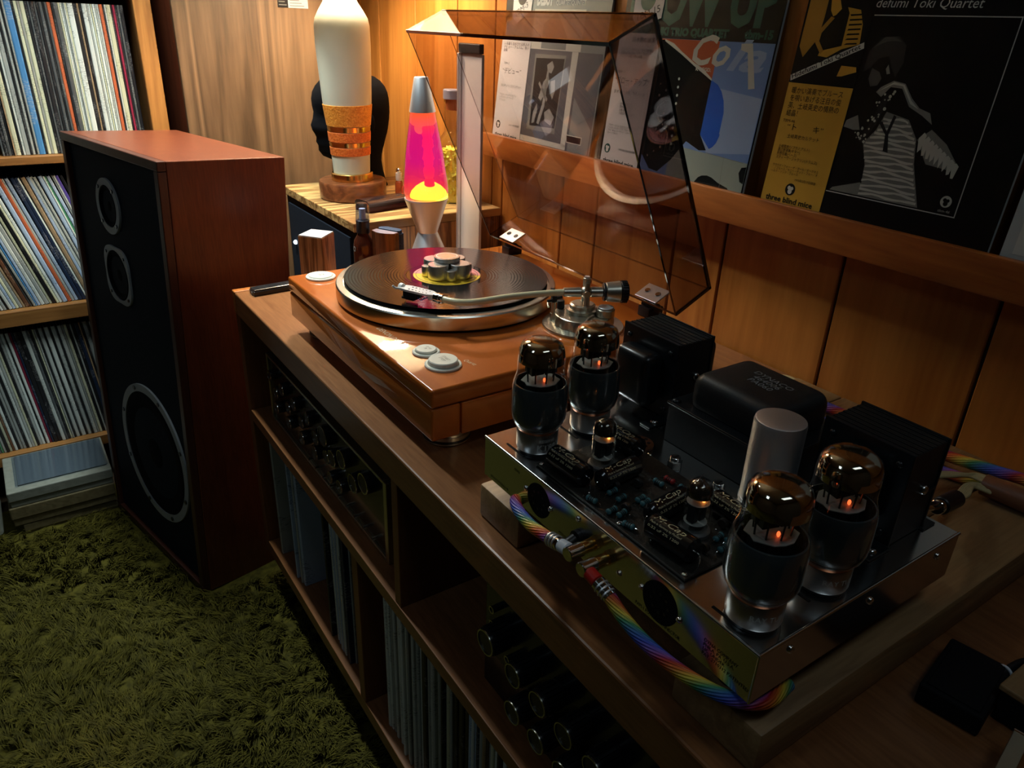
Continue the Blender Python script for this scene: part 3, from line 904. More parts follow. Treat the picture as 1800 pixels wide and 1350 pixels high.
# ------------------------------------------------------------------ black tuner preamp in the middle bay
tu = thing('preamplifier', 'black preamplifier with ring-tipped knobs in the middle credenza bay', 'preamplifier', (0.5, 0.29, 0.461))
fx = 0.356
B().box(fx + 0.008, 0.66, 0.06, 0.53, 0.466, 0.648, 0.002).out('case', BLACKM, tu)
B().box(fx, fx + 0.0075, 0.05, 0.54, 0.463, 0.650, 0.001).out('faceplate', FACE, tu)
RINGD = mat('knob_ring_dull', (0.55, 0.56, 0.48), 0.25, 1.0)
for (y, z) in ((0.487, 0.578), (0.435, 0.577), (0.3925, 0.578), (0.351, 0.577), (0.433, 0.526), (0.391, 0.527), (0.309, 0.577), (0.349, 0.526), (0.267, 0.577), (0.307, 0.526)):
    knob(tu, fx - 0.0002, y + 0.012, z - 0.012, 0.0155 if y == 0.487 else 0.0135, 0.026, RINGD, 18)
for (y, z) in ((0.50, 0.604), (0.499, 0.585), (0.468, 0.560)):
    k = B().cyl((fx - 0.012, y + 0.01, z - 0.008), (fx - 0.0003, y + 0.01, z - 0.008), 0.004, seg=14).out('push_button', KNOB, tu, None, 40)
    B().lathe([(0.0032, 0), (0.0048, 0), (0.0048, 0.0008), (0.0032, 0.0008)], frame_from((fx - 0.0122, y + 0.01, z - 0.008), (-1, 0, 0)), 14, True).out('button_ring', RINGD, k, None, 40)
for y in (0.52, 0.44, 0.36, 0.28, 0.2):
    B().box(fx - 0.0004, fx - 0.0001, y - 0.018, y, 0.632, 0.6335).out('print_line', GREYP, tu)
    B().box(fx - 0.0004, fx - 0.0001, y - 0.014, y - 0.002, 0.549, 0.5502).out('print_line', GREYP, tu)

# ================================================================== TABLE LAMP
LX, LY = 0.6825, 1.6365
tl = thing('table_lamp', 'tall white tapering table lamp with orange and gold bands on a wooden disc', 'lamp', (LX, LY, 0.790))
ML = Matrix.Translation((LX, LY, 0)) @ Matrix.Translation((0, 0, 0.79)) @ Matrix.Rotation(math.radians(-1.0), 4, 'Y') @ Matrix.Translation((0, 0, -0.79))
B().lathe([(0, 0.7905), (0.072, 0.7905), (0.075, 0.7935), (0.0755, 0.826), (0.0735, 0.830), (0, 0.830)], None, 56).out('wooden_base', W_LAMPB, tl, ML, 30)
B().lathe([(0, 0.8305), (0.0465, 0.8305), (0.0465, 0.8455), (0.044, 0.847), (0, 0.847)], None, 48).out('brass_collar', GOLD, tl, ML, 30)
LAMPW = mat('lamp_white_leather', (0.56, 0.58, 0.46), 0.42, bump=0.05, bscale=400)
def colr(z):     # column radius by height
    pts = [(0.847, 0.0405), (0.884, 0.0425), (0.945, 0.0465), (0.995, 0.0525), (1.063, 0.0560), (1.110, 0.0578), (1.146, 0.0575), (1.160, 0.0545), (1.175, 0.046), (1.19, 0.036), (1.205, 0.0285), (1.235, 0.022), (1.25, 0.021)]
    for (a, ra), (b, rb) in zip(pts[:-1], pts[1:]):
        if a <= z <= b:
            return ra + (rb - ra) * (z - a) / (b - a)
    return pts[-1][1]
zs = [0.8472, 0.884, 0.915, 0.945, 0.97, 0.995, 1.03, 1.063, 1.09, 1.11, 1.13, 1.146, 1.153, 1.16, 1.168, 1.175, 1.183, 1.19, 1.198, 1.205, 1.22, 1.235, 1.25]
B().lathe([(0, 0.8472)] + [(colr(z), z) for z in zs] + [(0, 1.25)], None, 56).out('column', LAMPW, tl, ML, 40)
ORA = noisy('lamp_band_orange', (0.62, 0.20, 0.015), (0.85, 0.36, 0.05), 260, 0.5, 0, 0.6)
ORB = noisy('lamp_band_deep_orange', (0.55, 0.10, 0.012), (0.78, 0.20, 0.03), 260, 0.5, 0, 0.6)
def band(z0, z1, m, name, t=0.0014):
    B().lathe([(colr(z0) + 0.0001, z0), (colr(z0) + t, z0 + 0.0006), (colr(z1) + t, z1 - 0.0006), (colr(z1) + 0.0001, z1)], None, 56).out(name, m, tl, ML, 40)
band(0.948, 0.992, ORA, 'orange_band')
band(0.936, 0.9475, GOLD, 'gold_band', 0.0009)
band(0.915, 0.9355, ORB, 'orange_band')
band(0.904, 0.9145, GOLD, 'gold_band', 0.0009)
band(0.886, 0.9035, ORB, 'orange_band')
B().lathe([(0, 1.2505), (0.019, 1.2505), (0.019, 1.348), (0.012, 1.354), (0, 1.354)], None, 24).out('lamp_socket', GOLD, tl, ML, 40)
BULB = mat('bulb_glow', (1, 1, 1), 0.4, emis=(1.0, 0.80, 0.56), estr=BULB_STRENGTH)
B().lathe([(0.0125, 1.3543), (0.016, 1.360), (0.034, 1.374), (0.046, 1.392), (0.050, 1.412), (0.046, 1.432), (0.034, 1.448), (0.016, 1.457), (0, 1.459)], None, 24).out('bulb', BULB, tl, ML, 60)

shm, shn, shl, shp = new_mat('lamp_shade_linen')
shn.remove(shp)
t1_ = shn.new('ShaderNodeBsdfTranslucent'); t1_.inputs[0].default_value = (0.52, 0.47, 0.38, 1)
t2_ = shn.new('ShaderNodeBsdfDiffuse'); t2_.inputs[0].default_value = (0.75, 0.72, 0.62, 1)
t3_ = shn.new('ShaderNodeMixShader'); t3_.inputs[0].default_value = 0.5
shl.new(t1_.outputs[0], t3_.inputs[1]); shl.new(t2_.outputs[0], t3_.inputs[2]); shl.new(t3_.outputs[0], shn['Material Output'].inputs[0])
B().lathe([(0.150, 1.315), (0.110, 1.560)], None, 48).out('lamp_shade', shm, tl, ML, 40)  # unseen shade, added to hide the bulb and soften its reflection
spid = B()
for i in range(3):
    a = 2 * math.pi * i / 3
    spid.cyl((0, 0, 1.5455), (0.1115 * math.cos(a), 0.1115 * math.sin(a), 1.5455), 0.0012, seg=6)
spid.lathe([(0.1105, 1.544), (0.1130, 1.544), (0.1130, 1.547), (0.1105, 1.547)], None, 40, True)
spid.out('shade_carrier', GOLD, tl, ML)

# ================================================================== MANNEQUIN HEAD
def mannequin():
    """black foam display head looking left (-x): cross-sections with a face profile on the -x side"""
    t = thing('mannequin_head', 'black foam display head facing left behind the white lamp', 'display head', (0.745, 1.762, 0.790))
    # z, front x (nose side), back x, half width
    rows = [(0.7905, 0.690, 0.822, 0.062), (0.80, 0.694, 0.818, 0.058), (0.825, 0.702, 0.812, 0.050), (0.848, 0.698, 0.809, 0.049), (0.856, 0.682, 0.810, 0.050), (0.864, 0.664, 0.811, 0.053),
            (0.876, 0.655, 0.814, 0.057), (0.888, 0.6545, 0.818, 0.060), (0.896, 0.650, 0.820, 0.062), (0.906, 0.6515, 0.823, 0.064), (0.914, 0.648, 0.826, 0.066), (0.922, 0.643, 0.828, 0.067),
            (0.934, 0.640, 0.830, 0.069), (0.948, 0.646, 0.832, 0.071), (0.962, 0.6505, 0.833, 0.0725), (0.975, 0.648, 0.833, 0.0735), (0.99, 0.6475, 0.832, 0.0735), (1.005, 0.651, 0.829, 0.072),
            (1.018, 0.659, 0.823, 0.068), (1.030, 0.671, 0.813, 0.060), (1.039, 0.688, 0.799, 0.047), (1.045, 0.710, 0.780, 0.028)]
    n = 36
    b = B()
    for z, xf, xb, hw in rows:
        cxr = (xf + xb) / 2
        ra = (xb - xf) / 2
        for i in range(n):
            a = 2 * math.pi * i / n
            c, s = math.cos(a), math.sin(a)
            # nose and chin are narrower than the skull: pinch the front
            k = 1.0
            if c < 0 and 0.86 < z < 0.955:
                k = 1 - 0.35 * (-c) ** 3
            # eye sockets
            ex = 0.0
            if 0.945 < z < 0.972 and c < -0.6 and 0.25 < abs(s) < 0.7:
                ex = 0.005
            x = cxr + ra * c + ex
            b.v.append((x, 1.762 + hw * s * k, z))
    m = len(rows)
    for r in range(m - 1):
        for i in range(n):
            j = (i + 1) % n
            b.f.append((r * n + i, r * n + j, (r + 1) * n + j, (r + 1) * n + i))
    b.f.append(tuple(range(n - 1, -1, -1)))
    b.f.append(tuple((m - 1) * n + i for i in range(n)))
    foam = mat('black_foam', (0.003, 0.0035, 0.005), 0.95, spec=0.1)
    b.out('head', foam, t, None, 60)
    e = B().ball((0.757, 1.762 - 0.0715, 0.942), 0.017, 12, 8, (0.62, 0.35, 1.25))
    e.out('ear', foam, t, None, 60)
    B().ball((0.757, 1.762 + 0.0715, 0.942), 0.017, 12, 8, (0.62, 0.35, 1.25)).out('ear', foam, t, None, 60)
mannequin()

# ================================================================== LAVA LAMP
lava = thing('lava_lamp', 'silver lava lamp with glowing pink liquid and red wax', 'lava lamp', (0.714, 1.333, 0.700))
MV = Matrix.Translation((0.714, 1.333, 0.70)) @ Matrix.Rotation(math.radians(-2.0), 4, 'Y')
B().lathe([(0, 0.0008), (0.046, 0.0008), (0.048, 0.003), (0.0205, 0.0735), (0.0195, 0.0755), (0.0205, 0.0775), (0.0435, 0.143), (0.043, 0.145), (0.040, 0.1455), (0, 0.1455)], None, 56).out('metal_base', ALUS, lava, MV, 30)
def lin(z, pts):
    for (a, ra), (b, rb) in zip(pts[:-1], pts[1:]):
        if a <= z <= b:
            return ra + (rb - ra) * (z - a) / (b - a)
    return pts[-1][1]
GP = [(0.1458, 0.0400), (0.150, 0.0436), (0.158, 0.0450), (0.166, 0.0446), (0.23, 0.0370), (0.306, 0.0243)]
liq, ln_, ll, lp = new_mat('lava_liquid_pink')
ln_.remove(lp)
tc = ln_.new('ShaderNodeTexCoord'); sx = ln_.new('ShaderNodeSeparateXYZ'); mr = ln_.new('ShaderNodeMapRange')
mr.inputs['From Min'].default_value = 0.146; mr.inputs['From Max'].default_value = 0.306
ramp = ln_.new('ShaderNodeValToRGB')
els = ramp.color_ramp.elements
els[0].position = 0.0; els[0].color = (1.0, 0.22, 0.10, 1)
els[1].position = 1.0; els[1].color = (0.95, 0.10, 0.05, 1)
for ps, cl in ((0.16, (1.0, 0.035, 0.12, 1)), (0.45, (0.85, 0.006, 0.34, 1)), (0.75, (0.85, 0.006, 0.31, 1))):
    e = els.new(ps); e.color = cl
em = ln_.new('ShaderNodeEmission'); em.inputs[1].default_value = 1.15
tr = ln_.new('ShaderNodeBsdfTransparent'); tr.inputs[0].default_value = (1.0, 0.35, 0.30, 1)
mx = ln_.new('ShaderNodeMixShader'); mx.inputs[0].default_value = 0.42
ll.new(tc.outputs['Object'], sx.inputs[0]); ll.new(sx.outputs[2], mr.inputs[0]); ll.new(mr.outputs[0], ramp.inputs[0])
ll.new(ramp.outputs[0], em.inputs[0]); ll.new(tr.outputs[0], mx.inputs[1]); ll.new(em.outputs[0], mx.inputs[2])
ll.new(mx.outputs[0], ln_['Material Output'].inputs[0])
zz = [0.1458, 0.150, 0.158, 0.166, 0.19, 0.23, 0.27, 0.306]
B().lathe([(0, 0.1459)] + [(lin(z, GP) - 0.0012, z) for z in zz] + [(0, 0.3059)], None, 48).out('liquid', liq, lava, MV, 60, label='glowing pink liquid')
B().lathe([(lin(z, GP), z) for z in zz], None, 48).out('glass_globe', GLASS, lava, MV, 60)
WAXR = mat('lava_wax_red', (0.8, 0.05, 0.02), 0.5, emis=(1.0, 0.03, 0.003), estr=1.9)
WAXO = mat('lava_wax_orange', (0.9, 0.2, 0.02), 0.5, emis=(1.0, 0.16, 0.015), estr=2.2)
WAXY = mat('lava_wax_yellow', (0.9, 0.6, 0.05), 0.5, emis=(1.0, 0.85, 0.03), estr=6.0)
b = B()
P = []
for i in range(26):
    z = 0.165 + i * 0.118 / 25
    P.append((0.0095 + 0.0015 * math.sin(i * 1.15) + 0.0010 * math.sin(i * 2.7) + (0.004 * max(0, (i - 19)) / 6), z))
b.lathe([(0, 0.164)] + P + [(0, P[-1][1] + 0.001)], Matrix.Translation((0.002, -0.012, 0)), 28)
b.out('wax_column', WAXR, lava, MV, 60)
b = B()
b.lathe([(0, 0.279), (0.012, 0.279), (0.021, 0.283), (0.0248, 0.288), (0.0238, 0.300), (0.0228, 0.3055), (0, 0.3056)], None, 36)
b.ball((-0.010, -0.006, 0.278), 0.011, 14, 8).ball((0.011, 0.0, 0.276), 0.010, 14, 8).out('wax_pool', WAXO, lava, MV, 60)
B().lathe([(0, 0.1461), (0.0375, 0.1461), (0.0375, 0.150), (0.034, 0.158), (0.025, 0.167), (0.014, 0.1735), (0.006, 0.1765), (0, 0.177)], Matrix.Translation((0.005, -0.002, 0)), 36).out('wax_mound', WAXY, lava, MV, 60)
B().lathe([(0, 0.3062), (0.0250, 0.3062), (0.0250, 0.3085), (0.0135, 0.366), (0.0125, 0.3675), (0, 0.3675)], None, 40).out('metal_cap', ALUS, lava, MV, 30)

# ================================================================== BOTTLE OF YELLOW GLITTER
bo = thing('glass_bottle', 'corked clear bottle filled with sparkling yellow flakes behind the lava lamp', 'bottle', (0.866, 1.50, 0.790))
MB_ = Matrix.Translation((0.866, 1.50, 0.7905))
BP = [(0.0, 0.0), (0.031, 0.0), (0.0335, 0.003), (0.0335, 0.12), (0.031, 0.135), (0.024, 0.146), (0.0185, 0.154), (0.018, 0.212), (0.0195, 0.214), (0.0195, 0.220), (0.017, 0.220)]
B().lathe(BP, None, 40).out('bottle_glass', GLASS, bo, MB_, 30)
YEL = mat('flake_yellow', (0.85, 0.72, 0.10), 0.25, 0.0)
def flakes():
    rng = random.Random(3)
    b = B()
    for i in range(900):
        a = rng.uniform(0, 2 * math.pi)
        r = 0.0305 * math.sqrt(rng.uniform(0.35, 1))
        z = rng.uniform(0.004, 0.118)
        s = rng.uniform(0.0022, 0.0042)
        M = Matrix.Translation((r * math.cos(a), r * math.sin(a), z)) @ Matrix.Rotation(rng.uniform(0, 6.28), 4, (rng.uniform(-1, 1), rng.uniform(-1, 1), rng.uniform(-1, 1)))
        b.add([(-s, -s, 0), (s, -s, 0), (s, s, 0.0008), (-s, s, -0.0008)], [(0, 1, 2, 3)], M)
    o = b.out('yellow_flakes', YEL, bo, MB_)
    o['kind'] = 'stuff'
flakes()
B().lathe([(0, 0.002), (0.0255, 0.002), (0.0255, 0.116), (0, 0.117)], None, 30).out('flake_core', YEL, bo, MB_, 30)
CORK = mat('stopper_orange', (0.55, 0.16, 0.05), 0.5)
B().lathe([(0, 0.198), (0.0150, 0.198), (0.0165, 0.2205), (0, 0.2205)], None, 28).out('stopper', CORK, bo, MB_, 30)
B().lathe([(0, 0.2208), (0.0215, 0.2208), (0.0215, 0.238), (0.020, 0.240), (0, 0.240)], None, 32).out('stopper_top', mat('stopper_grey', (0.32, 0.33, 0.40), 0.4), bo, MB_, 30)

# ================================================================== WHITE POST, CASE, PERFUME BOTTLE
po = thing('white_tower', 'slim upright white tower box with black top beside the lava lamp', 'tower box', (0.817, 1.330, 0.700))
B().box(0.807, 0.813, 1.290, 1.3635, 0.7005, 1.108, 0.0012).out('tower_body', POSTW, po)
B().box(0.800, 0.813, 1.3640, 1.371, 0.7005, 1.108, 0.0010).out('tower_lip', ALUS, po)
B().box(0.802, 0.8125, 1.291, 1.370, 1.1085, 1.126, 0.002).out('tower_cap', BLACK, po)
gc = thing('glasses_case', 'black glossy spectacle case lying on the oak top beside the lamp base', 'case', (0.692, 1.508, 0.790))
MG = Matrix.Translation((0.692, 1.502, 0.7905)) @ Matrix.Rotation(math.radians(12), 4, 'Z')
LEA = mat('case_leather', (0.012, 0.008, 0.010), 0.25, coat=0.3)
prof = [(-0.023, 0.0), (0.023, 0.0), (0.026, 0.006), (0.024, 0.0125), (-0.024, 0.0125), (-0.026, 0.006)]
Mx = MG @ Matrix(((0, 0, 1, -0.053), (1, 0, 0, 0), (0, 1, 0, 0), (0, 0, 0, 1)))
B().prism(prof, 0.0, 0.106).out('case_tray', mat('case_burgundy', (0.035, 0.008, 0.012), 0.3), gc, Mx)
prof = [(-0.0265, 0.0128), (0.0265, 0.0128), (0.0255, 0.018), (0.020, 0.0225), (0.010, 0.0245), (-0.010, 0.0245), (-0.020, 0.0225), (-0.0255, 0.018)]
B().prism(prof, -0.001, 0.107).out('case_lid', LEA, gc, Mx, 50)
pf = thing('perfume_vial', 'small amber glass vial with silver ball cap beside the lava lamp', 'vial', (0.768, 1.575, 0.790))
MP = Matrix.Translation((0.768, 1.575, 0.7905))
AMB = mat('amber_glass', (0.30, 0.05, 0.012), 0.08, coat=1.0)
B().lathe([(0, 0), (0.0085, 0), (0.009, 0.002), (0.009, 0.036), (0.006, 0.041), (0, 0.041)], None, 20).out('vial_body', AMB, pf, MP, 40)
B().lathe([(0, 0.0412), (0.0066, 0.0412), (0.0075, 0.046), (0.0070, 0.058), (0, 0.058)], None, 20).out('vial_neck', mat('vial_pearl', (0.7, 0.6, 0.5), 0.25), pf, MP, 40)
B().ball((0, 0, 0.0635), 0.0058, 14, 8).out('ball_cap', CHROME, pf, MP, 60)
B().ball((0.0065, -0.0085, 0.0175), 0.0062, 14, 8, (0.9, 0.6, 2.2)).out('glass_drop', mat('drop_red', (0.5, 0.05, 0.02), 0.06, coat=1.0), pf, MP, 60)

# ================================================================== CLEANING THINGS BEHIND THE TURNTABLE
wb = thing('wooden_block', 'upright walnut block with a silver plate on top behind the turntable', 'block', (0.4748, 1.3235, 0.700))
q = [(0.4408, 1.3267), (0.4711, 1.2884), (0.5089, 1.3251), (0.4775, 1.3587)]
B().prism(q, 0.7005, 0.7985).out('block_body', W_BLOCK, wb)
cxq, cyq = 0.47457, 1.3247
B().prism([(cxq + (x - cxq) * 0.97, cyq + (y - cyq) * 0.97) for x, y in q], 0.7987, 0.8005).out('top_plate', mat('block_top_pearl', (0.62, 0.66, 0.72), 0.25, 0.3), wb)

sb = thing('spray_bottle', 'small dark amber spray bottle with clear cap behind the turntable', 'spray bottle', (0.557, 1.30, 0.700))
MSB = Matrix.Translation((0.557, 1.30, 0.7005))
DAM = mat('bottle_dark_amber', (0.05, 0.012, 0.006), 0.12, coat=0.6)
B().lathe([(0, 0), (0.0185, 0), (0.0195, 0.002), (0.0195, 0.072), (0.0175, 0.084), (0.0115, 0.094), (0.0105, 0.098), (0, 0.098)], None, 32).out('bottle_body', DAM, sb, MSB, 35)
B().lathe([(0, 0.0983), (0.0125, 0.0983), (0.0125, 0.121), (0.009, 0.123), (0, 0.123)], None, 28).out('spray_collar', BLACK, sb, MSB, 35)
B().lathe([(0, 0.1232), (0.006, 0.1232), (0.006, 0.143), (0, 0.144)], None, 20).out('spray_nozzle', WHITEPL, sb, MSB, 35)
B().lathe([(0.0128, 0.119), (0.0132, 0.119), (0.0112, 0.150), (0.009, 0.153), (0, 0.1538)], None, 28).out('clear_cap', clear('cap_frosted', (0.55, 0.60, 0.72), 1.5, 0.2), sb, MSB, 40)
ms = plane_M((0.5535 - 0.019, 1.2965 - 0.006, 0.712), (0.25, -0.96, 0), (0, 0, 1))
ring = B().lathe([(0.0032, 0), (0.0048, 0), (0.0048, 0.0004), (0.0032, 0.0004)], Matrix.Translation((0.5367, 1.2965, 0.770)) @ Matrix.Rotation(-math.pi / 2, 4, 'Y'), 20, True)
ring.out('printed_ring', GREYP, sb)

rb = thing('record_brush', 'walnut record-cleaning brush with a blue velvet pad standing behind the turntable', 'brush', (0.590, 1.268, 0.700))
RB = Matrix.Translation((0.588, 1.266, 0.7005)) @ Matrix.Rotation(math.radians(-62), 4, 'Z')
arc = [(-0.026 + 0.052 * i / 10, -0.010 - 0.010 * math.sin(math.pi * i / 10)) for i in range(11)]
B().prism(arc + [(0.026, 0.004), (-0.026, 0.004)], 0.0, 0.1045).out('brush_handle', W_BRUSH, rb, RB, 30)
B().prism([(x * 0.96, y * 0.96 - 0.0002) for x, y in arc] + [(0.0245, 0.003), (-0.0245, 0.003)], 0.1047, 0.1055).out('handle_end', mat('handle_end_sheen', (0.42, 0.36, 0.42), 0.2, 0.3), rb, RB)  # pale reflection on the handle top, painted as a thin plate
DEN = noisy('denim_velvet', (0.012, 0.022, 0.05), (0.04, 0.07, 0.13), 700, 0.95, 0, 0.4)
pts = [(-0.022, 0.0045), (0.022, 0.0045), (0.027, 0.010), (0.026, 0.019), (0.016, 0.025), (-0.016, 0.025), (-0.026, 0.019), (-0.027, 0.010)]
B().prism(pts, 0.001, 0.101).prism([(x * 0.9, 0.0045 + (y - 0.0045) * 0.9) for x, y in pts], 0.101, 0.107).out('velvet_pad', DEN, rb, RB, 40)

rm = thing('remote_box', 'small flat black remote at the far corner of the credenza', 'remote', (0.388, 1.332, 0.700))
MR = Matrix.Translation((0.392, 1.331, 0.7005)) @ Matrix.Rotation(math.radians(4), 4, 'Z')
B().box(-0.045, 0.045, -0.0125, 0.0125, 0, 0.0085, 0.0012).out('remote_body', BLACK, rm, MR)
B().box(-0.044, 0.044, -0.0115, 0.0115, 0.0087, 0.0115, 0.001).out('remote_top', BLACKP, rm, MR)
B().box(-0.0458, -0.0452, -0.004, 0.002, 0.002, 0.006).out('socket', GREYP, rm, MR)

# ================================================================== TURNTABLE
TX0, TX1, TY0, TY1, TZ = 0.353, 0.765, 0.657, 1.130, 0.791
tt = thing('turntable', 'glossy orange-brown lacquered turntable with raised smoked lid', 'turntable', (0.56, 0.894, 0.700))
B().box(TX0, TX1, TY0, TY1, 0.7675, TZ, 0.0035, seg=3).out('top_slab', W_PLINTH, tt, None, 40)
B().box(TX0 + 0.040, TX1 - 0.001, TY0 + 0.001, TY1 - 0.001, 0.7245, 0.7662, 0.002).out('lower_body', W_PLINTH, tt, None, 40)
B().box(TX0 + 0.0005, TX0 + 0.0385, TY0 + 0.001, TY1 - 0.001, 0.7245, 0.7662, 0.003, seg=3).out('front_rail', W_PLINTH, tt, None, 40)
B().box(TX0 + 0.004, TX1 - 0.004, TY0 + 0.004, TY1 - 0.004, 0.7655, 0.7680).out('shadow_gap', BLACKM, tt)
for x, y in ((0.397, 0.701), (0.397, 1.086), (0.71, 0.712), (0.71, 1.075)):
    ft = B().lathe([(0, 0.7005), (0.027, 0.7005), (0.029, 0.7025), (0.029, 0.7120), (0.026, 0.7122), (0.026, 0.7243), (0, 0.7243)], Matrix.Translation((x, y, 0)), 36).out('foot', ALUCH, tt, None, 30)
    B().lathe([(0.0291, 0.7045), (0.0297, 0.7045), (0.0297, 0.7075), (0.0291, 0.7075)], Matrix.Translation((x, y, 0)), 36, True).out('foot_band', BLACK, ft, None, 30)
# buttons
def button(x, y, r, ri, h, name, txt, size, lines=1.0):
    bt = B().lathe([(0, TZ + 0.0002), (r, TZ + 0.0002), (r, TZ + 0.0022), (r - 0.0012, TZ + 0.0032), (ri + 0.001, TZ + 0.0032), (ri + 0.0004, TZ + 0.0014), (0, TZ + 0.0014)], Matrix.Translation((x, y, 0)), 48).out(name, WHITEB, tt, None, 35)
    B().lathe([(0, TZ + 0.0015), (ri, TZ + 0.0015), (ri, TZ + h - 0.001), (ri - 0.001, TZ + h), (0, TZ + h)], Matrix.Translation((x, y, 0)), 48).out('button_cap', WHITEB, bt, None, 35)
    lettering(txt, size, GREYP, plane_M((x + 0.002, y, TZ + h + 0.0002), (0, -1, 0), (1, 0, 0)), bt, align='CENTER', line=lines, shear=0.15)
button(0.3988, 0.7125, 0.0222, 0.0178, 0.0085, 'start_button', 'START\nSTOP', 0.0052)
button(0.3989, 0.7555, 0.0172, 0.0132, 0.0062, 'speed_button', '33 45\n78', 0.0046)
button(0.3962, 1.1000, 0.0230, 0.0185, 0.0045, 'power_button', 'ON\nOFF', 0.0056)
SILK = mat('silkscreen_cream', (0.72, 0.55, 0.36), 0.4)
lettering('DENON DP-500M', 0.0115, SILK, plane_M((0.3795, 0.860, TZ + 0.0002), (0.03, -1, 0), (1, 0.03, 0)), tt, width=0.079, shear=0.2)
lettering('Quartz', 0.0085, SILK, plane_M((0.4265, 0.7135, TZ + 0.0002), (0.2, -1, 0), (1, 0.2, 0)), tt, width=0.020, shear=0.3)

# platter
PX, PY = 0.5313, 0.9371
MPL = Matrix.Translation((PX, PY, 0))
B().lathe([(0, 0.7915), (0.158, 0.7915), (0.158, 0.7945), (0, 0.7945)], None, 96).out('platter_recess', BLACKM, tt, MPL, 30)
pl, pn, pll, pp = new_mat('platter_turned_aluminium')
pp.inputs['Base Color'].default_value = (0.70, 0.66, 0.56, 1); pp.inputs['Metallic'].default_value = 1.0; pp.inputs['Roughness'].default_value = 0.24
pp.inputs['Anisotropic'].default_value = 0.6
plat = B().lathe([(0, 0.7947), (0.1610, 0.7947), (0.1625, 0.7960), (0.1625, 0.8130), (0.1610, 0.8150), (0.1525, 0.8165), (0.1522, 0.8150), (0, 0.8150)], None, 128).out('platter', pl, tt, MPL, 30)
B().lathe([(0, 0.8152), (0.1500, 0.8152), (0.1500, 0.8192), (0.1490, 0.8197), (0, 0.8197)], None, 96).out('platter_mat', BLACKM, plat, MPL, 30)

# record on the platter
vin, vn, vl, vp = new_mat('vinyl_grooved')
tc = vn.new('ShaderNodeTexCoord')
mpn = vn.new('ShaderNodeMapping')
mpn.inputs['Location'].default_value = (0, 0, 0)
gr = vn.new('ShaderNodeVectorMath'); gr.operation = 'LENGTH'
vl.new(tc.outputs['Object'], gr.inputs[0])
mu = vn.new('ShaderNodeMath'); mu.operation = 'MULTIPLY'; mu.inputs[1].default_value = 1400.0
si = vn.new('ShaderNodeMath'); si.operation = 'SINE'
vl.new(gr.outputs['Value'], mu.inputs[0]); vl.new(mu.outputs[0], si.inputs[0])
bp = vn.new('ShaderNodeBump'); bp.inputs['Strength'].default_value = 0.10; bp.inputs['Distance'].default_value = 0.0004
vl.new(si.outputs[0], bp.inputs['Height']); vl.new(bp.outputs[0], vp.inputs['Normal'])
vp.inputs['Base Color'].default_value = (0.010, 0.009, 0.009, 1); vp.inputs['Roughness'].default_value = 0.10; vp.inputs['Specular IOR Level'].default_value = 0.8
VDEAD = mat('vinyl_runout', (0.012, 0.011, 0.010), 0.06, spec=0.8)
lp_ = thing('vinyl_record', 'black vinyl record with a yellow and red label playing on the turntable', 'record', (PX, PY, 0.8198))
B().lathe([(0.0605, 0.8199), (0.1495, 0.8199), (0.1505, 0.8206), (0.1500, 0.8215), (0.1475, 0.8214), (0.0605, 0.8213)], None, 160, True).out('grooves', vin, lp_, MPL, 30)
B().lathe([(0, 0.8200), (0.0600, 0.8200), (0.0600, 0.8211), (0, 0.8211)], None, 96).out('runout_area', VDEAD, lp_, MPL, 30)
LY_ = mat('record_label_yellow', (0.78, 0.50, 0.03), 0.35)
LR_ = mat('record_label_pink', (0.62, 0.22, 0.22), 0.35)
lab = B().lathe([(0, 0.8212), (0.0500, 0.8212), (0.0498, 0.82155), (0, 0.82155)], None, 72).out('record_label', LY_, lp_, MPL, 30, label='yellow paper label with a red upper part')
half = [(0.0496 * math.cos(a), 0.0496 * math.sin(a)) for a in [math.radians(-34 + i * 180 / 24) for i in range(25)]]
B().prism(half, 0.8216, 0.8217, MPL).out('label_print', LR_, lab)
B().lathe([(0.0455, 0.82172), (0.0463, 0.82172), (0.0463, 0.82178), (0.0455, 0.82178)], None, 60, True).out('label_print', INK, lab, MPL)
for i in range(8):
    a = math.radians(215 + i * 2.4)
    B().box(PX + 0.043 * math.cos(math.radians(285 + i * 3)) - 0.0008, PX + 0.043 * math.cos(math.radians(285 + i * 3)) + 0.0008, PY + 0.038 * math.sin(math.radians(285 + i * 3)) - 0.0008, PY + 0.038 * math.sin(math.radians(285 + i * 3)) + 0.0008, 0.82172, 0.8218).out('label_print', INK, lab)

# record clamp: ring of cylinders under a central cap
ck = thing('record_clamp', 'polished steel record stabilizer made of clustered cylinders on the record label', 'record clamp', (PX, PY, 0.8218))
for i in range(4):
    a = math.radians(-62 + 90 * i)
    B().cyl((PX + 0.0225 * math.cos(a), PY + 0.0225 * math.sin(a), 0.8219), (PX + 0.0225 * math.cos(a), PY + 0.0225 * math.sin(a), 0.8430), 0.0155, seg=36, bev=0.0008).out('weight', CLAMPM, ck, None, 30)
for i in range(4):
    a = math.radians(-107 + 90 * i)
    B().cyl((PX + 0.030 * math.cos(a), PY + 0.030 * math.sin(a), 0.8219), (PX + 0.030 * math.cos(a), PY + 0.030 * math.sin(a), 0.8370), 0.0078, seg=28, bev=0.0006).out('small_weight', CLAMPM, ck, None, 30)
capm = B().cyl((PX, PY, 0.8432), (PX, PY, 0.8500), 0.0195, seg=48, bev=0.0008).out('clamp_cap', CLAMPM, ck, None, 30)
B().lathe([(0.0150, 0.8501), (0.0156, 0.8501), (0.0156, 0.8504), (0.0150, 0.8504)], MPL, 40, True).out('engraved_ring', ALUS, capm)

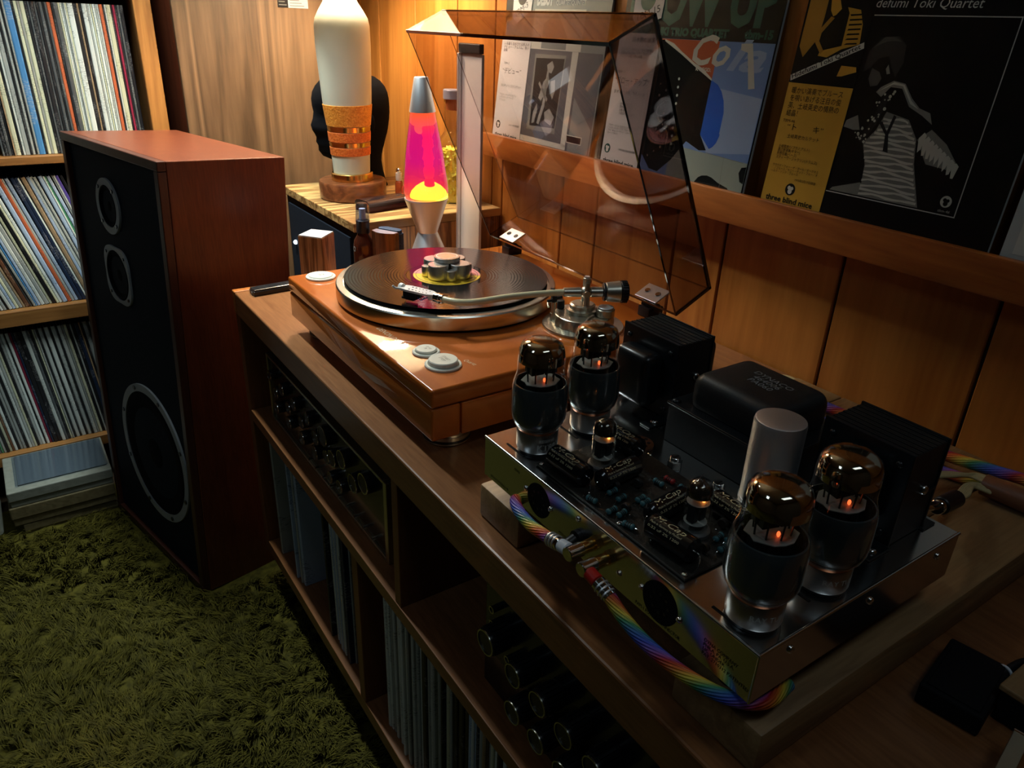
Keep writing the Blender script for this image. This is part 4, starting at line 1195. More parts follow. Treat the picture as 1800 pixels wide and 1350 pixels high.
# tonearm
AX, AY = 0.6306, 0.7348
arm = B().lathe([(0, 0.7912), (0.0555, 0.7912), (0.0560, 0.7925), (0.0555, 0.7945), (0.0455, 0.7955), (0, 0.7955)], Matrix.Translation((AX, AY, 0)), 72).out('arm_base', ALUCH, tt, None, 30)
b = B()
n = 48
rows = [(0.0430, 0.7956), (0.0425, 0.8020), (0.0395, 0.8085), (0.0385, 0.8092)]
for r, z in rows:
    for i in range(n * 2):
        a = math.pi * i / n
        rr = r - (0.0022 * (0.5 + 0.5 * math.cos(16 * a)) if z < 0.8085 else 0.0)
        b.v.append((AX + rr * math.cos(a), AY + rr * math.sin(a), z))
for k in range(3):
    for i in range(2 * n):
        j = (i + 1) % (2 * n)
        b.f.append((k * 2 * n + i, k * 2 * n + j, (k + 1) * 2 * n + j, (k + 1) * 2 * n + i))
b.f.append(tuple(3 * 2 * n + i for i in range(2 * n)))
b.out('height_ring', ALUCH, arm, None, 30)
B().lathe([(0, 0.8093), (0.0215, 0.8093), (0.0215, 0.8135), (0.0175, 0.815), (0.0175, 0.820), (0.0150, 0.8215), (0, 0.8215)], Matrix.Translation((AX + 0.002, AY + 0.006, 0)), 36).out('pivot_turret', ALUCH, arm, None, 30)
B().cyl((AX + 0.018, AY - 0.024, 0.8093), (AX + 0.018, AY - 0.024, 0.8205), 0.0125, seg=32, bev=0.001).out('antiskate_dial', ALUCH, arm, None, 30)
B().cyl((AX + 0.018, AY - 0.024, 0.8206), (AX + 0.018, AY - 0.024, 0.8230), 0.0105, seg=32, bev=0.0006).out('dial_cap', ALUS, arm, None, 30)
APTS = [(0.4519, 0.8128, 0.835), (0.4600, 0.7955, 0.8352), (0.4700, 0.7850, 0.8354), (0.4887, 0.7785, 0.8356), (0.5382, 0.7735, 0.8360), (0.5905, 0.7605, 0.8364), (0.6100, 0.7535, 0.8366)]
B().tube(APTS, 0.0044, 16).out('arm_tube', CREAMT, arm, None, 60)
dirv = unit(Vector((0.6935, 0.7056, 0.8385)) - Vector((0.6100, 0.7535, 0.8366)))
p0 = Vector((0.6085, 0.7543, 0.8366))
def along(t):
    return tuple(p0 + dirv * t)
B().cyl(along(0), along(0.024), 0.0062, 0.0068, 20, 0.0006).out('arm_sleeve', ALUCH, arm, None, 30)
B().cyl(along(0.037), along(0.054), 0.0070, 0.0070, 20, 0.0006).out('rear_shaft', ALUCH, arm, None, 30)
B().cyl(along(0.0545), along(0.0575), 0.0125, 0.0125, 28, 0.0006).out('weight_scale', BLACK, arm, None, 30)
B().cyl(along(0.0577), along(0.078), 0.0130, 0.0150, 32, 0.001).out('counterweight', ALUCH, arm, None, 30)
gw = B().cyl(along(0.0782), along(0.0885), 0.0150, 0.0138, 32, 0.002)
Mg = frame_from(along(0.0782), dirv)
for i in range(24):
    gw.box(0.0140, 0.0154, -0.0008, 0.0008, 0.001, 0.0085, 0, Mg @ Matrix.Rotation(2 * math.pi * i / 24, 4, 'Z'))
gw.out('weight_grip', BLACK, arm, None, 30)
pc = Vector(along(0.031))
Mp = frame_from(tuple(pc), (0, 0, 1))
yk = B()
side = Vector((-dirv.y, dirv.x, 0)).normalized()
for s in (-1, 1):
    q = pc + side * 0.0098 * s
    yk.cyl((q.x, q.y, 0.820), (q.x - side.x * 0.003 * s, q.y - side.y * 0.003 * s, 0.852), 0.0045, 0.0032, 14)
    yk.cyl(tuple(q - side * 0.001 * s), tuple(q + side * 0.0025 * s), 0.0046, 0.0046, 16)
yk.ball(tuple(pc), 0.0082, 18, 10).out('gimbal_yoke', ALUCH, arm, None, 40)
B().cyl((pc.x, pc.y, 0.8475), (pc.x, pc.y, 0.8575), 0.0052, 0.0052, 20, 0.0005).out('bearing_cap', ALUCH, arm, None, 30)
B().cyl((pc.x, pc.y, 0.8577), (pc.x, pc.y, 0.8595), 0.0036, 0.0036, 16).out('bearing_screw', ALUS, arm, None, 30)
# arm rest and lift
ar = B()
ar.cyl((0.5990, 0.7620, 0.795), (0.5990, 0.7620, 0.806), 0.0042, seg=14).cyl((0.5990, 0.7620, 0.806), (0.5990, 0.7620, 0.8215), 0.0030, seg=14)
ar.out('rest_post', ALUCH, arm, None, 30)
ah = B()
ah.box(0.5955, 0.6030, 0.7590, 0.7650, 0.8217, 0.8300, 0.001).box(0.5950, 0.5975, 0.7590, 0.7650, 0.830, 0.842, 0.0008).box(0.6030, 0.6130, 0.7600, 0.7640, 0.8250, 0.8290, 0.0008)
ah.box(0.5880, 0.5955, 0.7605, 0.7635, 0.8230, 0.8265, 0.0006).out('arm_rest', BLACK, arm)
B().cyl((0.614, 0.765, 0.8095), (0.614, 0.765, 0.821), 0.0055, 0.0050, 18, 0.0006).out('lift_post', BLACK, arm, None, 30)
B().tube([(0.606, 0.700, 0.811), (0.616, 0.706, 0.8125), (0.628, 0.711, 0.813)], 0.0022, 10).out('lift_lever', ALUCH, arm, None, 50)
B().tube([(0.6005, 0.775, 0.8105), (0.606, 0.783, 0.8135), (0.616, 0.780, 0.8145), (0.622, 0.770, 0.8120)], 0.0016, 8).out('lift_arc', ALUCH, arm, None, 50)
# headshell with cartridge
hd = unit(Vector((0.4206, 0.8738, 0.836)) - Vector((0.4519, 0.8128, 0.835)))
hs_ = Vector((-hd.y, hd.x, 0)).normalized()
hu = hd.cross(hs_)
if hu.z < 0:
    hu = -hu
MH = Matrix(((hd.x, hs_.x, hu.x, 0.4519), (hd.y, hs_.y, hu.y, 0.8128), (hd.z, hs_.z, hu.z, 0.835), (0, 0, 0, 1)))
B().cyl((-0.004, 0, 0), (0.010, 0, 0), 0.0062, 0.0062, 22, 0.0008).cyl((0.001, 0, 0), (0.004, 0, 0), 0.0070, 0.0070, 22, 0.0004).out('arm_collar', CHROME, arm, MH, 30)
HSW = mat('headshell_white', (0.80, 0.82, 0.82), 0.35)
hsb = B().prism([(0.010, -0.0055), (0.018, -0.0088), (0.052, -0.0092), (0.060, -0.0070), (0.062, 0.0), (0.060, 0.0070), (0.052, 0.0092), (0.018, 0.0088), (0.010, 0.0055)], 0.0018, 0.0046)
hsb.box(0.010, 0.018, -0.005, 0.005, -0.004, 0.002, 0.001)
hso = hsb.out('headshell', HSW, arm, MH, 30)
for i in range(6):
    for s in (-1, 1):
        B().cyl((0.020 + i * 0.0055, s * 0.0045, 0.0046), (0.020 + i * 0.0055, s * 0.0045, 0.0048), 0.0009 if i < 4 else 0.0014, seg=10).out('shell_hole', BLACKM, hso, MH)
B().tube([(0.060, 0.006, 0.003), (0.066, 0.010, 0.004), (0.069, 0.012, 0.007)], 0.0016, 8).out('finger_lift', HSW, hso, MH, 50)
B().cyl((0.060, 0, 0.003), (0.0665, 0, 0.004), 0.0052, 0.0048, 18, 0.001).out('shell_nose', HSW, hso, MH, 40)
cart = B().box(0.034, 0.056, -0.0075, 0.0075, -0.0075, 0.0016, 0.001).box(0.040, 0.060, -0.0055, 0.0055, -0.0110, -0.0077, 0.001).out('cartridge', BLACK, arm, MH)
for i in range(6):
    B().box(0.035 + i * 0.0034, 0.0364 + i * 0.0034, -0.0081, -0.0076, -0.0072, 0.001).out('cartridge_rib', ALUS, cart, MH)
B().cyl((0.056, 0, -0.0105), (0.0575, 0, -0.0136), 0.0012, 0.0003, 8).out('stylus', ALUS, cart, MH)
for i, (c, s) in enumerate((((0.55, 0.02, 0.02), -0.0045), ((0.5, 0.5, 0.5), -0.0015), ((0.03, 0.2, 0.05), 0.0015), ((0.03, 0.05, 0.4), 0.0045))):
    B().tube([(0.034, s, -0.004), (0.028, s * 1.2, -0.0065), (0.022, s, -0.003), (0.017, s * 0.6, -0.001)], 0.0006, 6).out('lead_wire', mat('lead_wire_%d' % i, c, 0.4), cart, MH, 50)

# dust cover, hinged open
F = Vector((0.5700, 1.148)); Hh = Vector((0.7300, 0.8130))
dd = (Hh - F).normalized()
nn = Vector((-dd.y, dd.x))
LH = 0.068
Ld = (Hh - F).length
# local lid frame: x = along d (front rim -> hinge rim), y = world y, z = n (depth of lid)
MLid = Matrix(((dd.x, 0, nn.x, F.x), (0, 1, 0, 0), (dd.y, 0, nn.y, F.y), (0, 0, 0, 1)))
LY0, LY1, TH = 0.658, 1.127, 0.0035
lid = B().box(0, Ld, LY0, LY1, LH - TH, LH, 0.0).out('lid_top', LIDM, tt, MLid)
B().box(0, TH, LY0, LY1, 0.0, LH - TH - 0.0002).out('lid_front_wall', LIDM, tt, MLid)
B().box(Ld - TH, Ld, LY0, LY1, 0.0, LH - TH - 0.0002).out('lid_hinge_wall', LIDM, tt, MLid)
B().box(TH + 0.0002, Ld - TH - 0.0002, LY0, LY0 + TH, 0.0, LH - TH - 0.0002).out('lid_side_wall', LIDM, tt, MLid)
B().box(TH + 0.0002, Ld - TH - 0.0002, LY1 - TH, LY1, 0.0, LH - TH - 0.0002).out('lid_side_wall', LIDM, tt, MLid)
rim = B()
rim.box(-0.0004, TH + 0.0006, LY0, LY1, -0.0022, -0.0002).box(Ld - TH, Ld, LY0, LY1, -0.0010, -0.0002)
rim.box(0, Ld, LY0 - 0.0004, LY0 + 0.0018, -0.0014, -0.0002).box(0, Ld, LY1 - 0.0014, LY1 + 0.0002, -0.0010, -0.0002)
rim.out('lid_rim', LIDEDGE, tt, MLid, label='dark polished rim of the smoked lid')
edge = B()
edge.box(-0.0004, 0.0016, LY0, LY1, LH - 0.0016, LH + 0.0004).box(0, Ld, LY0 - 0.0006, LY0 + 0.0026, LH - 0.0040, LH + 0.0006).box(-0.0006, 0.0026, LY0 - 0.0006, LY0 + 0.0016, 0, LH)
edge.box(Ld - 0.0034, Ld + 0.0006, LY0 - 0.0006, LY0 + 0.0026, 0, LH)
edge.out('lid_edge', LIDEDGE, tt, MLid, label='dark polished corner edges of the smoked lid')
for yc in (1.075, 0.7195):
    hp = B().box(Ld - TH - 0.0022, Ld - TH - 0.0002, yc - 0.0215, yc + 0.0215, 0.001, 0.031, 0.0006).out('hinge_plate', ALU, tt, MLid)
    for s in (-1, 1):
        B().cyl((Ld - TH - 0.0023, yc + 0.0105 * s, 0.017), (Ld - TH - 0.0036, yc + 0.0105 * s, 0.017), 0.0042, seg=18, bev=0.0004).out('hinge_screw', CHROME, hp, MLid, 30)
    hb = B().box(0.728, 0.757, yc - 0.0115, yc + 0.0115, 0.7912, 0.806, 0.002).cyl((0.742, yc - 0.013, 0.806), (0.742, yc + 0.013, 0.806), 0.0065, seg=20).out('hinge_block', BLACK, tt, None, 30)

# ================================================================== AMP STAND
st = thing('amplifier_stand', 'thick wooden board stand with end blocks under the tube amplifier', 'stand', (0.62, 0.363, 0.700))
B().box(0.3452, 0.86, 0.472, 0.5415, 0.7005, 0.7385, 0.003).out('end_block', W_STANDF, st, None, 40)
B().box(0.3452, 0.86, 0.185, 0.264, 0.7005, 0.7385, 0.003).out('end_block', W_STANDF, st, None, 40)
B().box(0.372, 0.862, 0.2645, 0.4715, 0.706, 0.7375, 0.002).out('centre_board', W_STAND, st)

# ================================================================== TUBE AMPLIFIER
CX0, CX1, CY0, CY1, CT, CB = 0.334, 0.576, 0.1935, 0.5155, 0.810, 0.768
am = thing('tube_amplifier', 'polished steel tube amplifier with four large power tubes and three black transformers', 'tube amplifier', (0.455, 0.3545, 0.7388))
t_ = 0.0016
ch = B()
ch.box(CX0, CX1, CY0, CY1, CT - t_, CT, 0.0007)
ch.box(CX0, CX0 + t_, CY0, CY1, CB, CT - t_).box(CX1 - t_, CX1, CY0, CY1, CB, CT - t_)
ch.box(CX0 + t_, CX1 - t_, CY0, CY0 + t_, CB, CT - t_).box(CX0 + t_, CX1 - t_, CY1 - t_, CY1, CB, CT - t_)
chas = ch.out('chassis', STEEL, am)
lip = B()
lip.tube([(CX0 + 0.0004, CY0, CT - 0.0006), (CX0 + 0.0004, CY1, CT - 0.0006)], 0.0014, 8, sub=1).tube([(CX0, CY0 + 0.0004, CT - 0.0006), (CX1, CY0 + 0.0004, CT - 0.0006)], 0.0014, 8, sub=1)
lip.tube([(CX0 + 0.0004, CY0 + 0.0004, CB), (CX0 + 0.0004, CY0 + 0.0004, CT - 0.001)], 0.0010, 8, sub=1)
lip.out('folded_edge', STEEL, am, None, 60)
B().box(CX0 + 0.002, CX1 - 0.002, CY0 + 0.002, CY1 - 0.002, CB - 0.0012, CB - 0.0002).out('bottom_cover', BLACKM, am)
for x, y in ((0.365, 0.23), (0.365, 0.48), (0.55, 0.23), (0.55, 0.48)):
    B().cyl((x, y, 0.7392), (x, y, CB - 0.0013), 0.009, 0.010, 18, 0.001).out('rubber_foot', BLACK, am, None, 30)
# front sockets
for y, z, r in ((0.428, 0.7882, 0.0160), (0.2785, 0.7877, 0.0172)):
    so = B().cyl((CX0 - 0.0006, y, z), (CX0 - 0.0001, y, z), r, seg=40).out('front_socket', BLACKM, am, None, 30)
    for i in range(8):
        a = 2 * math.pi * i / 8
        B().cyl((CX0 - 0.0008, y + 0.0085 * math.cos(a), z + 0.0085 * math.sin(a)), (CX0 - 0.00062, y + 0.0085 * math.cos(a), z + 0.0085 * math.sin(a)), 0.0012, seg=8).out('socket_pin_hole', BLACK, so)
def screw(p, d, r=0.0026, m=CHROME, name='screw', parent=None):
    p = Vector(p); d = unit(d)
    M = frame_from(tuple(p), d)
    b = B().lathe([(0, 0), (r, 0), (r, r * 0.25), (r * 0.7, r * 0.6), (0, r * 0.75)], M, 14)
    b.out(name, m, parent or am, None, 40)
for y, z in ((0.4471, 0.7902), (0.4107, 0.7896), (0.3742, 0.8022), (0.3220, 0.7839), (0.2977, 0.7882), (0.2591, 0.7871)):
    screw((CX0 - 0.0001, y, z), (-1, 0, 0))
for x, z in ((0.5474, 0.7990), (0.4584, 0.7962), (0.3674, 0.7981)):
    screw((x, CY0 - 0.0001, z), (0, -1, 0), 0.003)
MF = lambda y, z: plane_M((CX0 - 0.0003, y, z), (0, -1, 0), (0, 0, 1))
lettering('PAM-1 POWER CONNECTOR', 0.0042, INK, MF(0.302, 0.7702), am, width=0.046)
lettering('DYNA COMPANY\nPHILA, PA. U.S.A.\nLIC. UNDER\nPAT. 2710312 PATENTED', 0.0040, INK, MF(0.236, 0.7875), am, width=0.040, line=0.95)
lettering('STEREO', 0.0036, INK, MF(0.378, 0.7730), am, width=0.011)
lettering('MONO', 0.0036, INK, MF(0.398, 0.7735), am, width=0.010)
lettering('BIAS', 0.0036, INK, MF(0.466, 0.7990), am, width=0.008)
lettering('DYNACO STEREO 70', 0.0036, INK, MF(0.505, 0.7710), am, width=0.030)
# RCA jacks and a small toggle
for y, z in ((0.3515, 0.7935), (0.3345, 0.7905)):
    j = B().cyl((CX0 - 0.0001, y, z), (CX0 - 0.0032, y, z), 0.0062, seg=6).cyl((CX0 - 0.003, y, z), (CX0 - 0.0085, y, z), 0.0042, seg=20).out('input_jack', GOLD, am, None, 30)
B().cyl((CX0 - 0.0001, 0.372, 0.786), (CX0 - 0.004, 0.372, 0.786), 0.0065, seg=20).cyl((CX0 - 0.004, 0.372, 0.786), (CX0 - 0.011, 0.372, 0.783), 0.0045, 0.0052, seg=16).out('toggle_switch', BLACK, am, None, 30)
# slots in the top plate
for x, y in ((0.3434, 0.4795), (0.4064, 0.4806), (0.3424, 0.2270), (0.4040, 0.2214)):
    B().box(x - 0.0011, x + 0.0011, y - 0.0135, y + 0.0135, CT + 0.0001, CT + 0.0004).out('vent_slot', BLACKM, am)

# ---- tubes
EMB = mat('heater_glow', (1, 0.3, 0.1), 0.5, emis=(1.0, 0.12, 0.03), estr=2.2)
EMO = mat('filament_glow', (1, 0.4, 0.1), 0.5, emis=(1.0, 0.30, 0.06), estr=5.0)
COAT = mat('tube_carbon_coat', (0.046, 0.062, 0.068), 0.26, coat=0.6, spec=0.7)
GETB = mat('getter_brown', (0.10, 0.07, 0.05), 0.25, 0.5)
BASEM = mat('tube_base_satin', (0.50, 0.49, 0.48), 0.36, 1.0)
MICA = mat('mica_plate', (0.42, 0.42, 0.38), 0.4)
COPPER = mat('copper_ring', (0.45, 0.16, 0.07), 0.3, 1.0)
def power_tube(x, y, word, rot):
    M = Matrix.Translation((x, y, CT))
    tb = B().lathe([(0, 0.0035), (0.0185, 0.0035), (0.0190, 0.0050), (0.0190, 0.0205), (0.0184, 0.0222), (0, 0.0222)], M, 48).out('power_tube', BASEM, am, None, 30)
    B().lathe([(0, 0.0003), (0.0172, 0.0003), (0.0172, 0.0034), (0, 0.0034)], M, 36).out('socket_ring', BLACK, tb, None, 30)
    B().lathe([(0.0150, 0.0224), (0.0184, 0.0224), (0.0196, 0.0255), (0.0150, 0.0258)], M, 48, True).out('copper_ring', COPPER, tb, None, 40)
    gl = [(0.0170, 0.0224), (0.0200, 0.0250), (0.0232, 0.0300), (0.0250, 0.0360), (0.0253, 0.0420), (0.0252, 0.0590), (0.0248, 0.0640), (0.0237, 0.0690), (0.0222, 0.0735), (0.0212, 0.0775), (0.0209, 0.0820), (0.0209, 0.0920), (0.0202, 0.0985), (0.0182, 0.1035), (0.0140, 0.1065), (0.0075, 0.1079), (0, 0.1082)]
    B().lathe(gl, M, 48).out('glass_envelope', GLASS, tb, None, 60)
    k = 0.985
    cc = [(0.0168, 0.0262), (0.0196, 0.0264), (0.0230, 0.0308), (0.0246, 0.0365), (0.0249, 0.0420), (0.0248, 0.0590), (0.0244, 0.0640), (0.0235, 0.0678), (0.0222, 0.0680)]
    B().lathe(cc, M, 48).out('carbon_coating', COAT, tb, None, 60)
    gt = [(0.0205, 0.0885), (0.0205, 0.0920), (0.0198, 0.0983), (0.0178, 0.1031), (0.0137, 0.1060), (0.0074, 0.1073), (0, 0.1076)]
    B().lathe(gt, M, 48).out('getter_flash', GETTER, tb, None, 60)
    # inner structure: mica, plate, struts, glowing heater
    R_ = M @ Matrix.Rotation(rot, 4, 'Z')
    B().prism([(0.0180 * math.cos(a) * (1.0 if i % 2 else 0.86), 0.0150 * math.sin(a)) for i, a in enumerate([2 * math.pi * q / 16 for q in range(16)])], 0.0690, 0.0697, R_).out('mica_disc', MICA, tb)
    B().box(-0.0125, 0.0125, -0.0078, 0.0078, 0.034, 0.0686, 0.003, R_).out('anode', BLACKV, tb)
    sts = B()
    for i in range(8):
        a = 2 * math.pi * i / 8
        sts.cyl(tuple(R_ @ Vector((0.0125 * math.cos(a), 0.010 * math.sin(a), 0.0698))), tuple(R_ @ Vector((0.0140 * math.cos(a), 0.0115 * math.sin(a), 0.0900))), 0.0007, seg=6)
    for s in (-1, 1):
        sts.box(-0.006 + s * 0.0065, 0.006 + s * 0.0065, -0.0065, 0.0065, 0.0775, 0.0890, 0, R_)
    sts.out('support_rods', BLACKP, tb)
    B().ball((0.0005, -0.006, 0.0718), 0.0015, 10, 6, (0.8, 0.8, 1.4), R_).out('heater_glow', EMB, tb, None, 60, label='small glowing red heater')
    rr = 0.01905
    def bend(c):
        a = c.x / rr
        return Vector((math.sin(a) * rr, -math.cos(a) * rr, c.y))
    for i, (s, sz, dz) in enumerate(word):
        lettering(s, sz, WHITEP, M @ Matrix.Rotation(rot, 4, 'Z') @ Matrix.Translation((0, 0, dz)), tb, align='CENTER', bend=bend, bold=0.0)
face = math.radians(-30)
w1 = (('RESERVE', 0.0042, 0.0155), ('KT88', 0.0085, 0.0075))
w2 = (('RAY TUBES', 0.0060, 0.0115),)
power_tube(0.3625, 0.4728, w1, math.radians(-8))
power_tube(0.4288, 0.4778, w1, math.radians(-6))
power_tube(0.3581, 0.2198, w2, math.radians(-18))
power_tube(0.4278, 0.2175, w2, math.radians(-12))

def small_tube(x, y):
    M = Matrix.Translation((x, y, CT + 0.003))
    tb = B().lathe([(0, -0.0025), (0.0115, -0.0025), (0.0125, -0.001), (0.0125, 0.002), (0.0105, 0.0035), (0, 0.0035)], M, 28).out('signal_tube', mat('ceramic_socket', (0.10, 0.10, 0.095), 0.5), am, None, 30)
    B().lathe([(0.0096, 0.0036), (0.0102, 0.006), (0.0103, 0.036), (0.0094, 0.0415), (0.0070, 0.0445), (0.0030, 0.0460), (0.0015, 0.0475), (0.0010, 0.0505), (0, 0.0510)], M, 28).out('glass_envelope', GLASS, tb, None, 60)
    B().lathe([(0.0099, 0.0330), (0.0099, 0.0365), (0.0090, 0.0408), (0.0066, 0.0437), (0.0028, 0.0452), (0, 0.0454)], M, 28).out('getter_flash', mat('getter_smoke', (0.16, 0.14, 0.11), 0.10, 0.9), tb, None, 60)
    b = B()
    for s in (-1, 1):
        b.box(s * 0.0042 - 0.0032, s * 0.0042 + 0.0032, -0.0036, 0.0036, 0.010, 0.026, 0.001, M)
    b.out('anode', mat('anode_grey', (0.05, 0.05, 0.05), 0.5, 0.5), tb)
    B().lathe([(0, 0.0266), (0.0090, 0.0266), (0.0090, 0.0270), (0, 0.0270)], M, 20).lathe([(0, 0.0090), (0.0090, 0.0090), (0.0090, 0.0094), (0, 0.0094)], M, 20).out('mica_disc', MICA, tb)
    B().cyl(tuple(M @ Vector((0.0025, -0.003, 0.0272))), tuple(M @ Vector((0.0025, -0.003, 0.0300))), 0.0012, seg=8).out('filament_glow', EMO, tb, label='glowing orange filament')
small_tube(0.3920, 0.4155)
small_tube(0.3917, 0.3053)

# ---- circuit board with parts
PCB = noisy('circuit_board_dark', (0.012, 0.012, 0.010), (0.022, 0.020, 0.016), 300, 0.45)
B().box(0.3440, 0.4420, 0.2680, 0.4480, CT + 0.0006, CT + 0.0024, 0.0004).out('circuit_board', PCB, am)
CAPM = mat('capacitor_black', (0.006, 0.006, 0.007), 0.18, coat=0.5)
CAPT = mat('capacitor_print', (0.62, 0.55, 0.34), 0.4)
def capacitor(p0, p1, r):
    p0, p1 = Vector(p0), Vector(p1)
    c = B().cyl(tuple(p0), tuple(p1), r, r, 28, 0.0022).out('film_capacitor', CAPM, am, None, 40)
    d = (p1 - p0).normalized()
    L = (p1 - p0).length
    for p, s in ((p0, -1), (p1, 1)):
        B().tube([tuple(p), tuple(p + d * s * 0.003), tuple(p + d * s * 0.0045 + Vector((0, 0, -0.003))), (p.x + d.x * s * 0.0045, p.y + d.y * s * 0.0045, CT + 0.0025)], 0.0005, 6).out('lead_wire', CHROME, c, None, 50)
    # print on the upper side
    a0 = math.radians(38)
    side = Vector((0, 0, 1)).cross(d).normalized()
    if side.dot(Vector((-1, -0.6, 0))) < 0:
        side = -side
        dir_ = d
    else:
        dir_ = d
    uvec = d if (d.y < 0 or d.x > 0.5) else -d
    def bend(cx):
        a = a0 + cx.y / r
        return Vector((cx.x, math.cos(a), math.sin(a)))
    org = p0 if uvec.dot(d) > 0 else p1
    for txt, sz, off, sh in (('M-Cap', 0.0072, 0.0042, 0.3), ('Made in Germany by Mundorf', 0.0024, 0.0008, 0.0), ('0.22 uF 2% 1200', 0.0026, -0.0030, 0.0)):
        cu = lambda v, o=off: Vector((v.x, -0.0, 0))
        def bend2(v, o=off):
            a = math.radians(45) + (v.y + o) / r
            q = side * (math.cos(a) * (r + 0.00015)) + Vector((0, 0, 1)) * (math.sin(a) * (r + 0.00015))
            return Vector(org) + uvec * (v.x + 0.004) + q
        lettering(txt, sz, CAPT, Matrix.Identity(4), c, width=L * 0.68, shear=sh, bend=bend2)
z_ = CT + 0.0128
capacitor((0.3560, 0.4400, z_), (0.3580, 0.3950, z_), 0.0098)
capacitor((0.3640, 0.3860, z_ - 0.001), (0.4090, 0.3900, z_ - 0.001), 0.0088)
capacitor((0.4260, 0.4440, z_), (0.4280, 0.4060, z_), 0.0095)
capacitor((0.3585, 0.3200, z_), (0.3620, 0.2770, z_), 0.0098)
capacitor((0.3660, 0.3290, z_ - 0.001), (0.4110, 0.3340, z_ - 0.001), 0.0086)
capacitor((0.4260, 0.3180, z_), (0.4250, 0.2750, z_), 0.0095)
RES = mat('resistor_teal', (0.05, 0.15, 0.17), 0.35)
RESB = mat('resistor_band', (0.012, 0.012, 0.012), 0.4)
REDR = mat('resistor_red', (0.35, 0.02, 0.02), 0.35)
def resistor(x, y, ang, m=RES, L=0.0105, r=0.0024):
    d = Vector((math.cos(ang), math.sin(ang), 0))
    z = CT + 0.0052
    p = Vector((x, y, z))
    a, b_ = p - d * L / 2, p + d * L / 2
    q = B().lathe([(0, 0), (r * 0.8, 0.0002), (r * 1.1, 0.001), (r * 1.1, 0.0022), (r * 0.9, 0.003), (r * 0.9, L - 0.003), (r * 1.1, L - 0.0022), (r * 1.1, L - 0.001), (r * 0.8, L - 0.0002), (0, L)], frame_from(tuple(a), d), 14).out('resistor', m, am, None, 50)
    B().tube([(a.x - d.x * 0.004, a.y - d.y * 0.004, CT + 0.0024), tuple(a - d * 0.003), tuple(a), tuple(b_), tuple(b_ + d * 0.003), (b_.x + d.x * 0.004, b_.y + d.y * 0.004, CT + 0.0024)], 0.0004, 6, sub=2).out('lead_wire', CHROME, q, None, 50)
    for k in (0.32, 0.5, 0.68):
        B().lathe([(r * 0.91, k * L - 0.0005), (r * 0.97, k * L - 0.0005), (r * 0.97, k * L + 0.0005), (r * 0.91, k * L + 0.0005)], frame_from(tuple(a), d), 12, True).out('colour_band', RESB, q)
for x, y, a, m in ((0.3480, 0.3760, -1.4, RES), (0.3520, 0.3560, 0.1, RES), (0.3560, 0.3485, 0.2, RES), (0.3700, 0.3650, 0.15, RES), (0.3830, 0.3560, 0.1, RES), (0.3830, 0.3500, 0.1, RES), (0.3860, 0.3440, 0.05, RES), (0.4130, 0.3660, -1.5, RES), (0.4240, 0.3640, -1.5, REDR), (0.4250, 0.3480, -1.5, RES), (0.3990, 0.2870, 0.2, RES), (0.4050, 0.2810, 0.1, RES), (0.3920, 0.2760, 0.1, RES), (0.4100, 0.3960, 0.1, RES), (0.3500, 0.3340, -1.3, RES), (0.3700, 0.3760, 0.1, RES)):
    resistor(x, y, a, m)
DISC = mat('ceramic_capacitor_black', (0.02, 0.018, 0.016), 0.4)
for x, y in ((0.3620, 0.3500), (0.3760, 0.3790), (0.3950, 0.3720), (0.3780, 0.2820), (0.4130, 0.2950)):
    B().cyl((x - 0.002, y, CT + 0.0075), (x + 0.002, y + 0.0006, CT + 0.0075), 0.0042, seg=16, bev=0.0006).out('disc_capacitor', DISC, am, None, 40)
for k in range(14):
    rx, ry = random.uniform(0.348, 0.438), random.uniform(0.272, 0.444)
    B().ball((rx, ry, CT + 0.0026), 0.0011, 8, 5).out('solder_joint', CHROME, am, None, 60)
for x, y in ((0.3475, 0.4440), (0.4390, 0.3360), (0.4390, 0.2710), (0.3475, 0.2720), (0.3475, 0.3420)):
    screw((x, y, CT + 0.0025), (0, 0, 1), 0.0024)

# ---- empty brown octal socket, bias nuts
sk = B().lathe([(0.0045, 0.0005), (0.0140, 0.0005), (0.0140, 0.0030), (0.0120, 0.0040), (0.0045, 0.0040)], Matrix.Translation((0.4475, 0.4276, CT)), 40, True).out('octal_socket', mat('bakelite_brown', (0.085, 0.030, 0.012), 0.45), am, None, 30)
for i in range(8):
    a = 2 * math.pi * i / 8
    B().cyl((0.4475 + 0.0092 * math.cos(a), 0.4276 + 0.0092 * math.sin(a), CT + 0.0040), (0.4475 + 0.0092 * math.cos(a), 0.4276 + 0.0092 * math.sin(a), CT + 0.0043), 0.0018, seg=10).out('socket_pin_hole', BLACKM, sk)
for s in (-1, 1):
    screw((0.4475 + 0.003 * s, 0.4276 + 0.0185 * s, CT), (0, 0, 1), 0.0028)
for x, y in ((0.4484, 0.3820), (0.4497, 0.3332)):
    n_ = B().cyl((x, y, CT + 0.0002), (x, y, CT + 0.0080), 0.0068, seg=6, bev=0.0006).out('hex_nut', STEEL, am, None, 20)
    B().cyl((x, y, CT + 0.0081), (x, y, CT + 0.0115), 0.0046, seg=20, bev=0.0005).out('threaded_shaft', STEEL, n_, None, 30)
    B().box(x - 0.0035, x + 0.0035, y - 0.0006, y + 0.0006, CT + 0.0116, CT + 0.0119).out('slot', BLACKM, n_)

